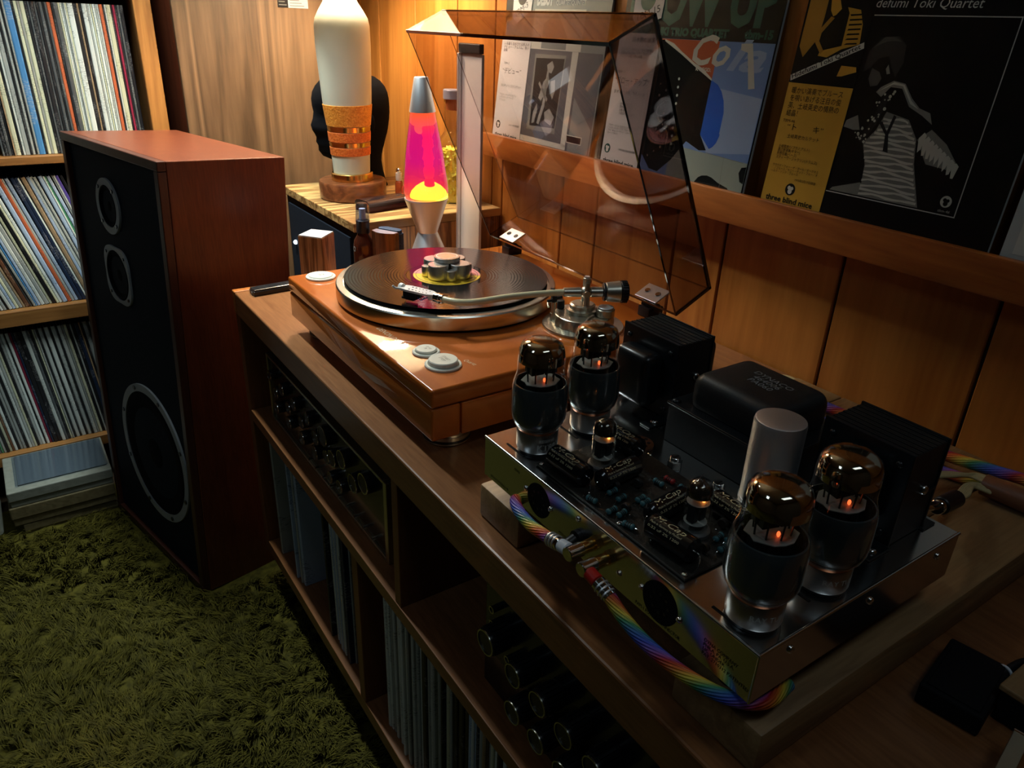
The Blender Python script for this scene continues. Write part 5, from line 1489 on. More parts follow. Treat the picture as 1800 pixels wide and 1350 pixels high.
# ---- transformers
def output_transformer(y0, y1):
    x0, x1 = 0.508, 0.556
    L = B()
    L.box(x0, x1, y0, y1, CT + 0.0008, 0.8895)
    tf = L.out('output_transformer', BLACKV, am)
    for xx in (x0 - 0.0012, x1 - 0.0012):
        B().box(xx, xx + 0.0024, y0 - 0.0012, y1 + 0.0012, CT + 0.0006, 0.8915, 0.0006).out('end_frame', BLACKP, tf)
    for k in range(14):
        xx = x0 + 0.003 + k * (x1 - x0 - 0.006) / 13
        B().box(xx, xx + 0.0022, y0 + 0.0005, y1 - 0.0005, 0.8896, 0.8900 + 0.0003 * (k % 2)).out('lamination', BLACKV, tf)
    ym, hw = (y0 + y1) / 2, (y1 - y0) / 2
    for s, xa in ((-1, x0 - 0.0014), (1, x1 + 0.0014)):
        b = B().box(min(xa, xa + s * 0.026), max(xa, xa + s * 0.026), ym - hw * 0.66, ym + hw * 0.66, CT + 0.012, 0.878, 0.009, seg=4)
        b.out('bell_cover', BLACKP, tf, None, 50)
    for yy in (y0 + 0.008, y1 - 0.008):
        for zz in (CT + 0.010, 0.880):
            screw((x0 - 0.0013, yy, zz), (-1, 0, 0), 0.0028, BLACKP, 'bolt', tf)
    screw((ym * 0 + (x0 + x1) / 2 + 0.006, y0 - 0.0002, CT + 0.042), (0, -1, 0), 0.0042, STEEL, 'side_bolt', tf)
    B().box(x0 + 0.032, x1 - 0.001, y0 - 0.0016, y0 - 0.0003, CT + 0.038, CT + 0.0405).out('side_rib', BLACKP, tf)
    B().box(x0 - 0.030, x0 - 0.002, y0 - 0.004, y0 + 0.010, CT + 0.0002, CT + 0.0018, 0.0006).out('mounting_foot', BLACKP, tf)
    B().box(x1 - 0.004, x1 + 0.014, y0 - 0.004, y0 + 0.008, CT + 0.0002, CT + 0.0018, 0.0006).out('mounting_foot', BLACKP, tf)
    screw((x0 - 0.018, y0 + 0.002, CT + 0.0018), (0, 0, 1), 0.0040, STEEL, 'mounting_screw', tf)
output_transformer(0.449, 0.5235)
output_transformer(0.2145, 0.2865)
pt = B().box(0.4770, 0.5740, 0.3040, 0.4240, CT + 0.0006, 0.8488).out('power_transformer', BLACKV, am)
B().box(0.4755, 0.5755, 0.3025, 0.4255, 0.8490, 0.8512, 0.0006).out('flange', BLACKP, pt)
B().box(0.4860, 0.5650, 0.3160, 0.4120, 0.8440, 0.8840, 0.013, seg=5).out('bell_cover', BLACKV, pt, None, 50)
for x, y in ((0.4815, 0.3085), (0.4815, 0.4195), (0.5695, 0.3085), (0.5695, 0.4195)):
    screw((x, y, 0.8512), (0, 0, 1), 0.0042, BLACKP, 'bolt', pt)
DULLP = mat('stamp_grey', (0.22, 0.24, 0.25), 0.5)
lettering('DYNACO\n464006\nPA060', 0.0100, DULLP, plane_M((0.5330, 0.3600, 0.8842), (-0.08, -1, 0), (1, -0.08, 0)), pt, align='CENTER', line=0.85)
can = B().lathe([(0, 0.0004), (0.0205, 0.0004), (0.0205, 0.076), (0.0198, 0.0785), (0.0185, 0.0792), (0, 0.0792)], Matrix.Translation((0.4735, 0.3040, CT)), 56).out('capacitor_can', ALUS, am, None, 30)
B().lathe([(0.0206, 0.003), (0.0212, 0.003), (0.0212, 0.006), (0.0206, 0.006)], Matrix.Translation((0.4735, 0.3040, CT)), 48, True).out('can_bead', ALUS, can, None, 30)
# speaker terminal at the back edge
B().cyl((CX1 + 0.0001, 0.243, 0.792), (CX1 + 0.010, 0.243, 0.792), 0.0045, seg=16).out('speaker_terminal', CHROME, am, None, 30)

# ================================================================== CABLES
rb_m, n, l, p = new_mat('rainbow_braid')
uvn = n.new('ShaderNodeUVMap')
sx = n.new('ShaderNodeSeparateXYZ')
l.new(uvn.outputs[0], sx.inputs[0])
m1 = n.new('ShaderNodeMath'); m1.operation = 'MULTIPLY'; m1.inputs[1].default_value = 15.0
l.new(sx.outputs[0], m1.inputs[0])
tw = n.new('ShaderNodeMath'); tw.operation = 'MULTIPLY'; tw.inputs[1].default_value = 2 * math.pi
l.new(sx.outputs[1], tw.inputs[0])
ts = n.new('ShaderNodeMath'); ts.operation = 'SINE'; l.new(tw.outputs[0], ts.inputs[0])
ta = n.new('ShaderNodeMath'); ta.operation = 'MULTIPLY'; ta.inputs[1].default_value = 0.17; l.new(ts.outputs[0], ta.inputs[0])
ad = n.new('ShaderNodeMath'); ad.operation = 'ADD'
l.new(m1.outputs[0], ad.inputs[0]); l.new(ta.outputs[0], ad.inputs[1])
frc = n.new('ShaderNodeMath'); frc.operation = 'FRACT'
l.new(ad.outputs[0], frc.inputs[0])
rp = n.new('ShaderNodeValToRGB')
rp.color_ramp.interpolation = 'LINEAR'
els = rp.color_ramp.elements
cols = [(0.45, 0.02, 0.02), (0.70, 0.16, 0.02), (0.72, 0.55, 0.05), (0.06, 0.28, 0.10), (0.04, 0.16, 0.40), (0.05, 0.09, 0.55), (0.22, 0.10, 0.45), (0.45, 0.02, 0.02)]
els[0].color = (*cols[0], 1); els[1].color = (*cols[-1], 1)
for i, c_ in enumerate(cols[1:-1], 1):
    e = els.new(i / 7.0); e.color = (*c_, 1)
l.new(frc.outputs[0], rp.inputs[0])
l.new(rp.outputs[0], p.inputs['Base Color'])
p.inputs['Roughness'].default_value = 0.45
wv = n.new('ShaderNodeMath'); wv.operation = 'MULTIPLY'; wv.inputs[1].default_value = 900.0
wv2 = n.new('ShaderNodeMath'); wv2.operation = 'MULTIPLY'; wv2.inputs[1].default_value = 88.0
l.new(sx.outputs[0], wv.inputs[0]); l.new(sx.outputs[1], wv2.inputs[0])
s1 = n.new('ShaderNodeMath'); s1.operation = 'ADD'; l.new(wv.outputs[0], s1.inputs[0]); l.new(wv2.outputs[0], s1.inputs[1])
sn = n.new('ShaderNodeMath'); sn.operation = 'SINE'; l.new(s1.outputs[0], sn.inputs[0])
bp = n.new('ShaderNodeBump'); bp.inputs['Strength'].default_value = 0.5; bp.inputs['Distance'].default_value = 0.0006
l.new(sn.outputs[0], bp.inputs['Height']); l.new(bp.outputs[0], p.inputs['Normal'])

def interconnect(jack, side_pts, cable_pts, sleeve_m, label):
    """angled plug on a jack + sleeve + chrome strain relief + braided cable"""
    o = thing('interconnect_cable', label, 'cable', (jack[0], jack[1], jack[2]))
    jx, jy, jz = jack
    B().cyl((jx - 0.0050, jy, jz), (jx - 0.0145, jy, jz), 0.0053, 0.0053, 22, 0.0004).out('plug_shell', GOLD, o, None, 30)
    B().cyl((jx - 0.0146, jy, jz), (jx - 0.0290, jy, jz), 0.0060, 0.0060, 24, 0.0006).out('plug_body', CHROME, o, None, 30)
    a, b_, c_ = [Vector(q) for q in side_pts]
    B().cyl(tuple(a), tuple(b_), 0.0056, 0.0056, 22, 0.0004).out('colour_sleeve', sleeve_m, o, None, 30)
    d = c_ - b_
    ch_ = B().cyl(tuple(b_ + d * 0.01), tuple(c_), 0.0060, 0.0054, 22, 0.0006).out('strain_relief', CHROME, o, None, 30)
    for k in (0.3, 0.55, 0.8):
        B().lathe([(0.0057, -0.0006), (0.0064, -0.0006), (0.0064, 0.0006), (0.0057, 0.0006)], frame_from(tuple(b_ + d * k), d), 22, True).out('relief_ring', ALUS, ch_, None, 30)
    B().tube([tuple(c_ - d * 0.1)] + cable_pts, 0.0052, 14, uv=True).out('braided_lead', rb_m, o, None, 60)
jx = CX0
interconnect((jx, 0.3515, 0.7935), ((0.3105, 0.356, 0.7930), (0.3110, 0.3660, 0.7905), (0.3120, 0.3830, 0.7860)),
             [(0.3125, 0.395, 0.7836), (0.3135, 0.411, 0.7810), (0.3170, 0.4324, 0.7800), (0.3250, 0.4500, 0.7790), (0.345, 0.4650, 0.7600), (0.375, 0.4620, 0.7500)], WHITEPL,
             'rainbow braided audio cable with a white-sleeved angled plug on the amplifier front')
interconnect((jx, 0.3345, 0.7905), ((0.3100, 0.3300, 0.7895), (0.3100, 0.3200, 0.7880), (0.3105, 0.3050, 0.7835)),
             [(0.3110, 0.289, 0.7755), (0.3130, 0.2646, 0.7690), (0.3200, 0.2350, 0.7640), (0.3330, 0.2090, 0.7600), (0.355, 0.1950, 0.7560), (0.385, 0.198, 0.7520)], REDP,
             'rainbow braided audio cable with a red-sleeved angled plug on the amplifier front')
o = thing('power_cord', 'upper rainbow braided cord running along the wall behind the amplifier', 'cord', (0.80, 0.27, 0.7385))
B().tube([(0.80, 0.50, 0.7450), (0.80, 0.36, 0.7490), (0.7985, 0.3018, 0.7545), (0.8080, 0.2619, 0.7560), (0.822, 0.2250, 0.7540), (0.84, 0.150, 0.7400), (0.845, 0.10, 0.7250), (0.845, 0.03, 0.7070), (0.84, -0.2, 0.7065)], 0.0062, 14, uv=True).out('braided_lead', rb_m, o, None, 60)
o = thing('power_cord', 'lower rainbow braided cord crossing under the other behind the amplifier', 'cord', (0.79, 0.29, 0.7385))
B().tube([(0.765, 0.48, 0.7440), (0.77, 0.36, 0.7440), (0.7780, 0.3080, 0.7440), (0.7900, 0.2700, 0.7440), (0.8080, 0.2250, 0.7440), (0.828, 0.170, 0.7370), (0.830, 0.10, 0.7180), (0.825, 0.03, 0.7070), (0.82, -0.2, 0.7065)], 0.0058, 14, uv=True).out('braided_lead', rb_m, o, None, 60)

WIRE = mat('beige_wire', (0.48, 0.40, 0.20), 0.45)
SHEATH = mat('brown_sheath', (0.22, 0.085, 0.04), 0.40)
o = thing('speaker_cable', 'brown-sheathed speaker cable splitting into beige strands at the amplifier back', 'cable', (0.775, 0.24, 0.7385))
B().tube([(0.7770, 0.2560, 0.7530), (0.7790, 0.2380, 0.7530), (0.784, 0.2120, 0.7510), (0.795, 0.17, 0.7450), (0.80, 0.11, 0.7230), (0.80, 0.03, 0.7120), (0.80, -0.2, 0.7115)], 0.0112, 16).out('sheath', SHEATH, o, None, 60)
for i in range(6):
    k = (i - 2.5)
    B().tube([(0.7780 + k * 0.0020, 0.2500, 0.7570 + 0.0012 * (i % 2)), (0.7760 + k * 0.0022, 0.2650, 0.7580), (0.762 + k * 0.001, 0.2700, 0.7610), (0.742, 0.2780 + k * 0.0016, 0.7640), (0.700, 0.2880 + k * 0.0012, 0.7700), (0.650, 0.290 + k * 0.001, 0.784)], 0.0018, 8).out('strand', WIRE, o, None, 60)
for i in range(7):
    k = (i - 3)
    B().tube([(0.7730 + k * 0.0020, 0.2440, 0.7520 + 0.001 * (i % 2)), (0.7620 + k * 0.0018, 0.2555, 0.7560), (0.7450 + k * 0.0008, 0.2570 + k * 0.0012, 0.7600), (0.7220, 0.2515 + k * 0.0015, 0.7630), (0.6950, 0.2475 + k * 0.0009, 0.7680)], 0.0017, 8).out('strand', WIRE, o, None, 60)
B().cyl((0.6990, 0.2480, 0.7675), (0.6620, 0.2455, 0.7735), 0.0085, 0.0085, 20, 0.001).out('plug_sleeve', BLACK, o, None, 30)
B().cyl((0.6619, 0.2455, 0.7735), (0.6540, 0.2450, 0.7750), 0.0070, 0.0070, 18, 0.0006).out('plug_tip', CHROME, o, None, 30)
B().tube([(0.6540, 0.2450, 0.7750), (0.62, 0.2440, 0.7850), (0.5880, 0.2430, 0.7920)], 0.0026, 10).out('plug_pin', CHROME, o, None, 60)
o = thing('wire_coil', 'coil of beige wire against the wall behind the power transformer', 'cable', (0.874, 0.575, 0.7000))
for i in range(7):
    r = 0.0
    B().tube([(0.880, 0.610, 0.7020 + i * 0.0005), (0.885 - i * 0.004, 0.598, 0.712 + i * 0.0012), (0.893 - i * 0.0042, 0.580, 0.716 + i * 0.0012), (0.897 - i * 0.0042, 0.560, 0.714 + i * 0.001), (0.897 - i * 0.0022, 0.545, 0.7085)], 0.0017, 8).out('strand', WIRE, o, None, 60)
B().tube([(0.892, 0.553, 0.7095), (0.892, 0.530, 0.7105), (0.890, 0.500, 0.7105), (0.889, 0.44, 0.7105), (0.885, 0.30, 0.7105)], 0.0095, 14).out('sheath', SHEATH, o, None, 60)

# ================================================================== THINGS AT THE NEAR END OF THE CREDENZA
o = thing('adapter_box', 'flat black adapter box at the near end of the credenza', 'adapter', (0.53, 0.145, 0.700))
MA = plane_M((0.5030, 0.1600, 0.7005), (0.985, 0.17, 0), (-0.17, 0.985, 0))
B().box(0.0, 0.072, -0.045, 0.0, 0.0, 0.019, 0.002).out('box_shell', BLACKM, o, MA)
B().box(0.004, 0.068, -0.041, -0.004, 0.0192, 0.0205, 0.0006).out('box_lid', BLACKM, o, MA)
B().cyl((0.5680, 0.1320, 0.7150), (0.5780, 0.1310, 0.7155), 0.0052, seg=16, bev=0.0006).out('plug', BLACKP, o, None, 30)
B().lathe([(0.0050, 0), (0.0062, 0), (0.0062, 0.002), (0.0050, 0.002)], frame_from((0.5755, 0.1312, 0.7154), (1, -0.1, 0.05)), 18, True).out('plug_ring', WHITEPL, o, None, 30)
B().tube([(0.5775, 0.1310, 0.7155), (0.598, 0.1290, 0.7150), (0.63, 0.125, 0.7080), (0.70, 0.12, 0.7045), (0.80, 0.10, 0.7045)], 0.0032, 10).out('lead', BLACK, o, None, 60)
o = thing('wooden_case', 'small wooden case with a dark front at the right edge of the credenza', 'case', (0.60, 0.08, 0.700))
B().box(0.5400, 0.66, 0.020, 0.1200, 0.7005, 0.728, 0.002).out('case_body', BLACKM, o)
B().box(0.5385, 0.662, 0.018, 0.1220, 0.7283, 0.7335, 0.0012).out('case_top', W_STANDF, o)
o = thing('metal_bracket', 'bent metal bracket at the bottom right edge of the credenza', 'bracket', (0.478, 0.085, 0.700))
MBk = plane_M((0.4980, 0.0955, 0.7005), (-0.985, -0.17, 0), (0.17, -0.985, 0))
bk = B().box(-0.0125, -0.0105, 0.0, 0.0105, 0.0, 0.030, 0.0006).box(-0.0105, 0.062, 0.0, 0.0105, 0.028, 0.030, 0.0006)
bk.out('bracket_strip', mat('bracket_metal', (0.55, 0.55, 0.45), 0.3, 1.0), o, MBk)
B().cyl((-0.0105, 0.0, 0.0275), (-0.0105, 0.0105, 0.0275), 0.0030, seg=14).out('bend', CHROME, o, MBk, 30)

# ================================================================== PICTURE LEDGE AND RECORD COVERS
le = thing('picture_ledge', 'cherry wood picture ledge holding the record covers on the panelled wall', 'shelf', (0.915, 0.36, 0.905))
B().box(0.8880, 0.9000, -0.70, 1.415, 0.9070, 0.9520, 0.0015).out('front_lip', W_LEDGE, le, None, 40)
B().box(0.9003, 0.9395, -0.70, 1.415, 0.9080, 0.9380, 0.001).out('shelf_board', W_LEDGE, le)

ct, stt = math.cos(math.radians(6)), math.sin(math.radians(6))
def cover(name, y0, label, th=0.0045, w=0.315, h=0.315, m=CARDK):
    """record cover leaning on the wall; returns (thing, matrix): local x to the right, y up, z out of the picture"""
    M = plane_M((0.9050, y0, 0.9450), (0, -1, 0), (stt, 0, ct))
    o = thing(name, label, 'record cover', (0.9060, y0 - w / 2, 0.9385))
    B().box(0, w, -0.0055, h - 0.0055, -th, -0.0003, 0.0005, M).out('sleeve', m, o)
    return o, M
def poly(pts, z, m, parent, M, name='print', t=0.0001):
    """flat printed area"""
    ar = sum(pts[i][0] * pts[(i + 1) % len(pts)][1] - pts[(i + 1) % len(pts)][0] * pts[i][1] for i in range(len(pts)))
    if ar < 0:
        pts = pts[::-1]
    b = B()
    b.add([(p[0], p[1], z) for p in pts], [tuple(range(len(pts)))], M)
    return b.out(name, m, parent)
def disc(c, r, z, m, parent, M, name='emblem', n=28, sy=1.0):
    return poly([(c[0] + r * math.cos(2 * math.pi * i / n), c[1] + sy * r * math.sin(2 * math.pi * i / n)) for i in range(n)], z, m, parent, M, name)
def emblem(c, r, z, fg, bg, parent, M):
    e = disc(c, r, z, bg, parent, M, 'emblem')
    for dx, dy, rr in ((-0.25, 0.25, 0.33), (0.3, 0.2, 0.30), (0.0, -0.35, 0.42)):
        disc((c[0] + dx * r, c[1] + dy * r), rr * r, z + 0.00008, fg, e, M, 'emblem_shape', 16)
    return e
def txt(s, x, y, size, m, parent, M, z=0.0006, **kw):
    return lettering(s, size, m, M @ Matrix.Translation((x, y, z)), parent, **kw)

GOLDP = mat('obi_gold_paper', (0.62, 0.36, 0.05), 0.30, coat=0.3)
GOLDD = mat('obi_gold_print', (0.42, 0.23, 0.03), 0.35)
# --- right: quartet cover
cv, M = cover('record_cover', 0.690, 'black record cover of a saxophone player in a striped shirt with gold strip')
ob = B().box(0, 0.0975, -0.0055, 0.309, -0.0002, 0.0002, 0, M).out('paper_strip', CARDK, cv, label='gold and black paper strip with Japanese text')
poly([(0.0004, 0.1602), (0.0004, -0.005), (0.0973, -0.005), (0.0973, 0.1597)], 0.0003, GOLDP, ob, M)
poly([(0.003, 0.3), (0.003, 0.205), (0.012, 0.192), (0.028, 0.215), (0.030, 0.24), (0.030, 0.3)], 0.0003, GOLDD, ob, M)
poly([(0.0789, 0.2491), (0.0865, 0.2327), (0.0894, 0.2105), (0.0662, 0.2039), (0.0481, 0.1934), (0.0342, 0.1947), (0.036, 0.2006), (0.065, 0.2077), (0.0643, 0.2453), (0.060, 0.2520)], 0.00035, GOLDP, ob, M)
poly([(0.034, 0.262), (0.046, 0.262), (0.052, 0.250), (0.046, 0.243), (0.0422, 0.2413), (0.037, 0.248)], 0.00035, GOLDP, ob, M)
poly([(0.0398, 0.2413), (0.0242, 0.2217), (0.0255, 0.21), (0.0372, 0.1968), (0.0408, 0.2009), (0.031, 0.2122), (0.0316, 0.2219), (0.0452, 0.2395)], 0.0004, GOLDD, ob, M)
for i in range(7):
    poly([(0.0660 + i * 0.0008, 0.2440 - i * 0.0055), (0.0850, 0.2450 - i * 0.0055), (0.0855, 0.2432 - i * 0.0055), (0.0675, 0.2420 - i * 0.0055)], 0.00045, CARDK, ob, M)
poly([(0.0724, 0.185), (0.0935, 0.1843), (0.0954, 0.1787), (0.0765, 0.1726), (0.0695, 0.1721)], 0.00035, GOLDP, ob, M)
poly([(0.0021, 0.1624), (-0.0007 + 0.001, 0.1694), (0.0953, 0.213), (0.0971, 0.2062)], 0.0005, WHITEP, ob, M, 'banner')
ba = math.atan2(0.2062 - 0.1624, 0.0971 - 0.0021)
lettering('Hidefumi Toki Quartet', 0.0085, INK, M @ Matrix.Translation((0.0035, 0.1645, 0.0006)) @ Matrix.Rotation(ba, 4, 'Z'), ob, width=0.098, bold=0.0001)
txt('暖かい演奏でブルース\nを唄いあげる注目の俊\n英、土岐英史の情熱の\n結晶！', 0.0080, 0.1478, 0.0090, INK, ob, M, line=1.06, width=0.078)
txt('TBM-46', 0.0061, 0.1105, 0.0052, INK, ob, M, width=0.0190)
txt('“ト　　キ”', 0.0150, 0.1015, 0.0100, INK, ob, M, width=0.056)
txt('土岐英史カルテット', 0.0187, 0.0910, 0.0060, INK, ob, M, width=0.050)
txt('土岐英史(ソプラノ,アルト)\n渡辺香津美(ギター)\n井野信義(ベース)\nスティーヴ・ジャクソン(ドラムス)', 0.0090, 0.0772, 0.0050, INK, ob, M, width=0.066, line=0.95)
txt('ララバイ・フォー・ザ・ガール／ダークネス\n　／ブルース／サニー・ゲッツ・ブルー／オ\n―ルド・ソング・ブルース', 0.0066, 0.0522, 0.0042, INK, ob, M, width=0.074, line=0.95)
txt('1975年5月17日録音', 0.0474, 0.0373, 0.0040, INK, ob, M, width=0.033)
emblem((0.0448, 0.0254), 0.0080, 0.0005, WHITEP, INK, ob, M)
txt('three blind mice', 0.0087, 0.0068, 0.0105, INK, ob, M, width=0.0765, bold=0.00025)
FRM = mat('print_frame_line', (0.50, 0.52, 0.50), 0.5)
for a, b_ in (((0.099, 0.2435), (0.268, 0.2435)), ((0.268, 0.2435), (0.268, 0.0340)), ((0.099, 0.0340), (0.268, 0.0340))):
    poly([(a[0] - 0.0006, a[1] - 0.0006), (b_[0] + 0.0006, a[1] - 0.0006) if a[1] == b_[1] else (a[0] + 0.0006, a[1] - 0.0006), (b_[0] + 0.0006, b_[1] + 0.0006), (a[0] - 0.0006, a[1] + 0.0006) if a[1] == b_[1] else (b_[0] - 0.0006, b_[1] + 0.0006)], 0.00005, FRM, cv, M, 'frame_line')
txt('Hidefumi Toki Quartet', 0.0820, 0.2520, 0.0150, WHITEP, cv, M, z=0.0001, width=0.141, shear=0.15)
SKIN = mat('print_mid_grey', (0.20, 0.21, 0.20), 0.5)
DKG = mat('print_dark_grey', (0.010, 0.011, 0.013), 0.4)
fig = poly([(0.15, 0.1376), (0.1805, 0.1315), (0.1966, 0.1111), (0.2029, 0.0837), (0.2231, 0.0362), (0.146, 0.0362), (0.1414, 0.0741), (0.131, 0.0985), (0.1432, 0.1158)], 0.0001, GREYP, cv, M, 'printed_figure')
poly([(0.1976, 0.1112), (0.2111, 0.124), (0.2332, 0.1104), (0.2512, 0.0912), (0.2495, 0.0827), (0.2163, 0.0858)], 0.0001, GREYP, fig, M, 'printed_arm')
poly([(0.1032, 0.0362), (0.1060, 0.0400), (0.1418, 0.0519), (0.1500, 0.0500), (0.146, 0.0362)], 0.0001, GREYP, fig, M, 'printed_hem')
STR = mat('print_stripe_light', (0.46, 0.48, 0.44), 0.5)
for i in range(17):
    y = 0.0400 + i * 0.0056
    x0 = np.interp(y, [0.036, 0.0741, 0.0985, 0.1158, 0.1376], [0.143, 0.1414, 0.131, 0.1432, 0.15]) + 0.001
    x1 = np.interp(y, [0.036, 0.0837, 0.1111, 0.1315, 0.1376], [0.2225, 0.2029, 0.1966, 0.1805, 0.152]) - 0.001
    xs = np.linspace(x0, x1, 9)
    up_ = [(x, y + 0.0016 * math.sin((x - x0) / max(x1 - x0, 1e-4) * 3.0) + 0.0012 * math.sin(i * 2.1 + k)) for k, x in enumerate(xs)]
    dn = [(x, yy - 0.0027 - 0.0006 * math.sin(k * 1.9 + i)) for k, (x, yy) in enumerate(up_)]
    poly(up_ + dn[::-1], 0.00015, STR, fig, M, 'printed_stripe')
for i in range(9):
    t = i / 8
    a = (0.199 + 0.047 * t, 0.1130 - 0.0220 * t)
    poly([a, (a[0] + 0.0050, a[1] + 0.0070 - 0.006 * t), (a[0] + 0.0085, a[1] + 0.0040 - 0.006 * t), (a[0] + 0.006, a[1] - 0.012 - 0.004 * math.sin(i)), (a[0] + 0.003, a[1] - 0.016)], 0.00015, STR, fig, M, 'printed_stripe')
poly([(0.129, 0.1584), (0.1335, 0.1644), (0.1478, 0.1726), (0.1631, 0.1704), (0.1765, 0.1551), (0.189, 0.1453), (0.2032, 0.1413), (0.2093, 0.1292), (0.1946, 0.1376), (0.1756, 0.1458), (0.1609, 0.1647), (0.146, 0.1654), (0.1372, 0.1534)], 0.00012, SKIN, fig, M, 'printed_hand')
poly([(0.131, 0.1590), (0.1490, 0.1712), (0.1625, 0.1692), (0.1760, 0.1530), (0.1880, 0.1440), (0.1760, 0.1490), (0.1610, 0.1675), (0.1480, 0.1685)], 0.00016, STR, fig, M, 'printed_hand')
poly([(0.0985, 0.1144), (0.1000, 0.1225), (0.1137, 0.13), (0.1216, 0.1132), (0.1127, 0.1121)], 0.00012, SKIN, fig, M, 'printed_hand')
poly([(0.1416, 0.1594), (0.1491, 0.1563), (0.1413, 0.1213), (0.1288, 0.0982), (0.1231, 0.1015), (0.1337, 0.1243)], 0.00018, DKG, fig, M, 'printed_horn')
rr_ = random.Random(11)
for i in range(34):
    t = rr_.random()
    px_ = 0.125 + 0.022 * t + rr_.uniform(-0.012, 0.006)
    py_ = 0.100 + 0.058 * t + rr_.uniform(-0.004, 0.004)
    disc((px_, py_), rr_.uniform(0.0008, 0.0022), 0.0002, STR, fig, M, 'printed_key', 8)
poly([(0.1432, 0.1254), (0.1485, 0.126), (0.1574, 0.1156), (0.1605, 0.1349), (0.1642, 0.1334), (0.1607, 0.1121), (0.1665, 0.0917), (0.1597, 0.0926), (0.1566, 0.1116)], 0.0002, DKG, fig, M, 'printed_strap')
poly([(0.1150, 0.1850), (0.1260, 0.1810), (0.1310, 0.1740), (0.1280, 0.1658), (0.1188, 0.1640), (0.1140, 0.1730)], 0.00012, mat('print_face_grey', (0.055, 0.06, 0.06), 0.5), fig, M, 'printed_face')
for i in range(6):
    poly([(0.1066 + i * 0.003, 0.2050 + i * 0.0022), (0.1213 + i * 0.0030, 0.2199 - i * 0.0004), (0.1379 + i * 0.0012, 0.2205 - i * 0.001), (0.1230 + i * 0.003, 0.2188 - i * 0.0006)], 0.00012, mat('print_hair_%d' % i, (0.06, 0.065, 0.06), 0.5), fig, M, 'printed_hair')
poly([(0.1330, 0.1850), (0.1350, 0.1900), (0.1400, 0.1800), (0.1360, 0.1790)], 0.00012, SKIN, fig, M, 'printed_face')
poly([(0.1040, 0.1800), (0.1050, 0.2040), (0.1180, 0.2190), (0.1380, 0.2215), (0.1500, 0.2120), (0.1530, 0.1930), (0.1480, 0.1760), (0.1400, 0.1860), (0.1330, 0.1990), (0.1200, 0.1960), (0.1130, 0.1850)], 0.00008, mat('print_hair_dark', (0.016, 0.018, 0.020), 0.4), fig, M, 'printed_hair')
emblem((0.2534, 0.0493), 0.0066, 0.0001, CARDK, STR, cv, M)
txt('tbm-46', 0.2469, 0.0372, 0.0042, STR, cv, M, z=0.0001, width=0.0140, shear=0.2)
B().box(0.3152, 0.3156, -0.005, 0.309, -0.0044, -0.0008, 0, M).out('sleeve_edge', EDGEP, cv)

# --- middle: black, teal and blue cover
TEAL = mat('print_teal', (0.012, 0.075, 0.062), 0.35)
cv, M = cover('record_cover', 1.042, 'black and blue record cover with teal lettering and a white paper strip', w=0.318)
def paper(name, top, bot):
    return noisy(name, top, bot, 30, 0.35)
BLUEP = mat('print_soft_blue', (0.13, 0.23, 0.48), 0.28, coat=0.3)
BLUEB = mat('print_bright_blue', (0.02, 0.10, 0.52), 0.25, coat=0.3)
REDO = mat('print_red_orange', (0.36, 0.075, 0.025), 0.3, coat=0.3)
CREAMP = mat('print_cream', (0.48, 0.50, 0.44), 0.35)
PALEB = mat('print_pale_blue', (0.26, 0.36, 0.55), 0.28, coat=0.3)
GREYG = mat('print_grey_green', (0.27, 0.33, 0.30), 0.3, coat=0.3)
BLKG = mat('print_black_gloss', (0.010, 0.012, 0.013), 0.15, coat=0.5)
poly([(0.098, 0.2062), (0.3160, 0.2062), (0.3160, -0.004), (0.098, -0.004)], 0.00005, BLUEP, cv, M, 'printed_picture')
poly([(0.098, 0.2060), (0.217, 0.2058), (0.216, 0.1528), (0.190, 0.160), (0.098, 0.19)], 0.0001, REDO, cv, M)
poly([(0.155, 0.150), (0.315, 0.135), (0.315, 0.06), (0.235, 0.05)], 0.0001, PALEB, cv, M)
poly([(0.16, 0.0530), (0.3160, 0.0470), (0.3160, -0.004), (0.16, -0.004)], 0.00012, GREYG, cv, M)
poly([(0.098, 0.2040), (0.107, 0.2045), (0.125, 0.198), (0.145, 0.187), (0.1757, 0.1722), (0.196, 0.165), (0.216, 0.1535), (0.228, 0.11), (0.216, 0.075), (0.2336, 0.0542), (0.2196, 0.0522), (0.19, 0.062), (0.165, 0.03), (0.14, 0.008), (0.12, 0.01), (0.098, 0.03)], 0.00018, BLKG, cv, M, 'printed_disc')
poly([(0.105, 0.2050), (0.125, 0.1998), (0.145, 0.189), (0.1757, 0.1742), (0.196, 0.167), (0.216, 0.1545), (0.216, 0.152), (0.1757, 0.1702), (0.145, 0.185), (0.105, 0.2025)], 0.0002, CREAMP, cv, M)
poly([(0.216, 0.1528), (0.2300, 0.1475), (0.2397, 0.1387), (0.2470, 0.1270), (0.2507, 0.1158), (0.2545, 0.1000), (0.2549, 0.088), (0.2530, 0.076), (0.2499, 0.0669), (0.2440, 0.060), (0.2386, 0.057), (0.2159, 0.075)], 0.00022, BLUEB, cv, M)
poly([(0.2574, 0.2043), (0.2776, 0.2051), (0.2979, 0.1473), (0.2869, 0.1455), (0.2720, 0.1930), (0.2590, 0.1960)], 0.00025, CREAMP, cv, M, 'printed_one')
poly([(0.2236, 0.0066), (0.2290, 0.0135), (0.2357, 0.0172), (0.2460, 0.0190), (0.2561, 0.0174), (0.2700, 0.0120), (0.2897, 0.0075), (0.2960, -0.003), (0.2240, -0.003)], 0.00025, BLKG, cv, M)
poly([(0.3070, 0.040), (0.3155, 0.042), (0.3155, 0.018), (0.3090, 0.020), (0.3040, 0.032)], 0.00025, BLKG, cv, M)
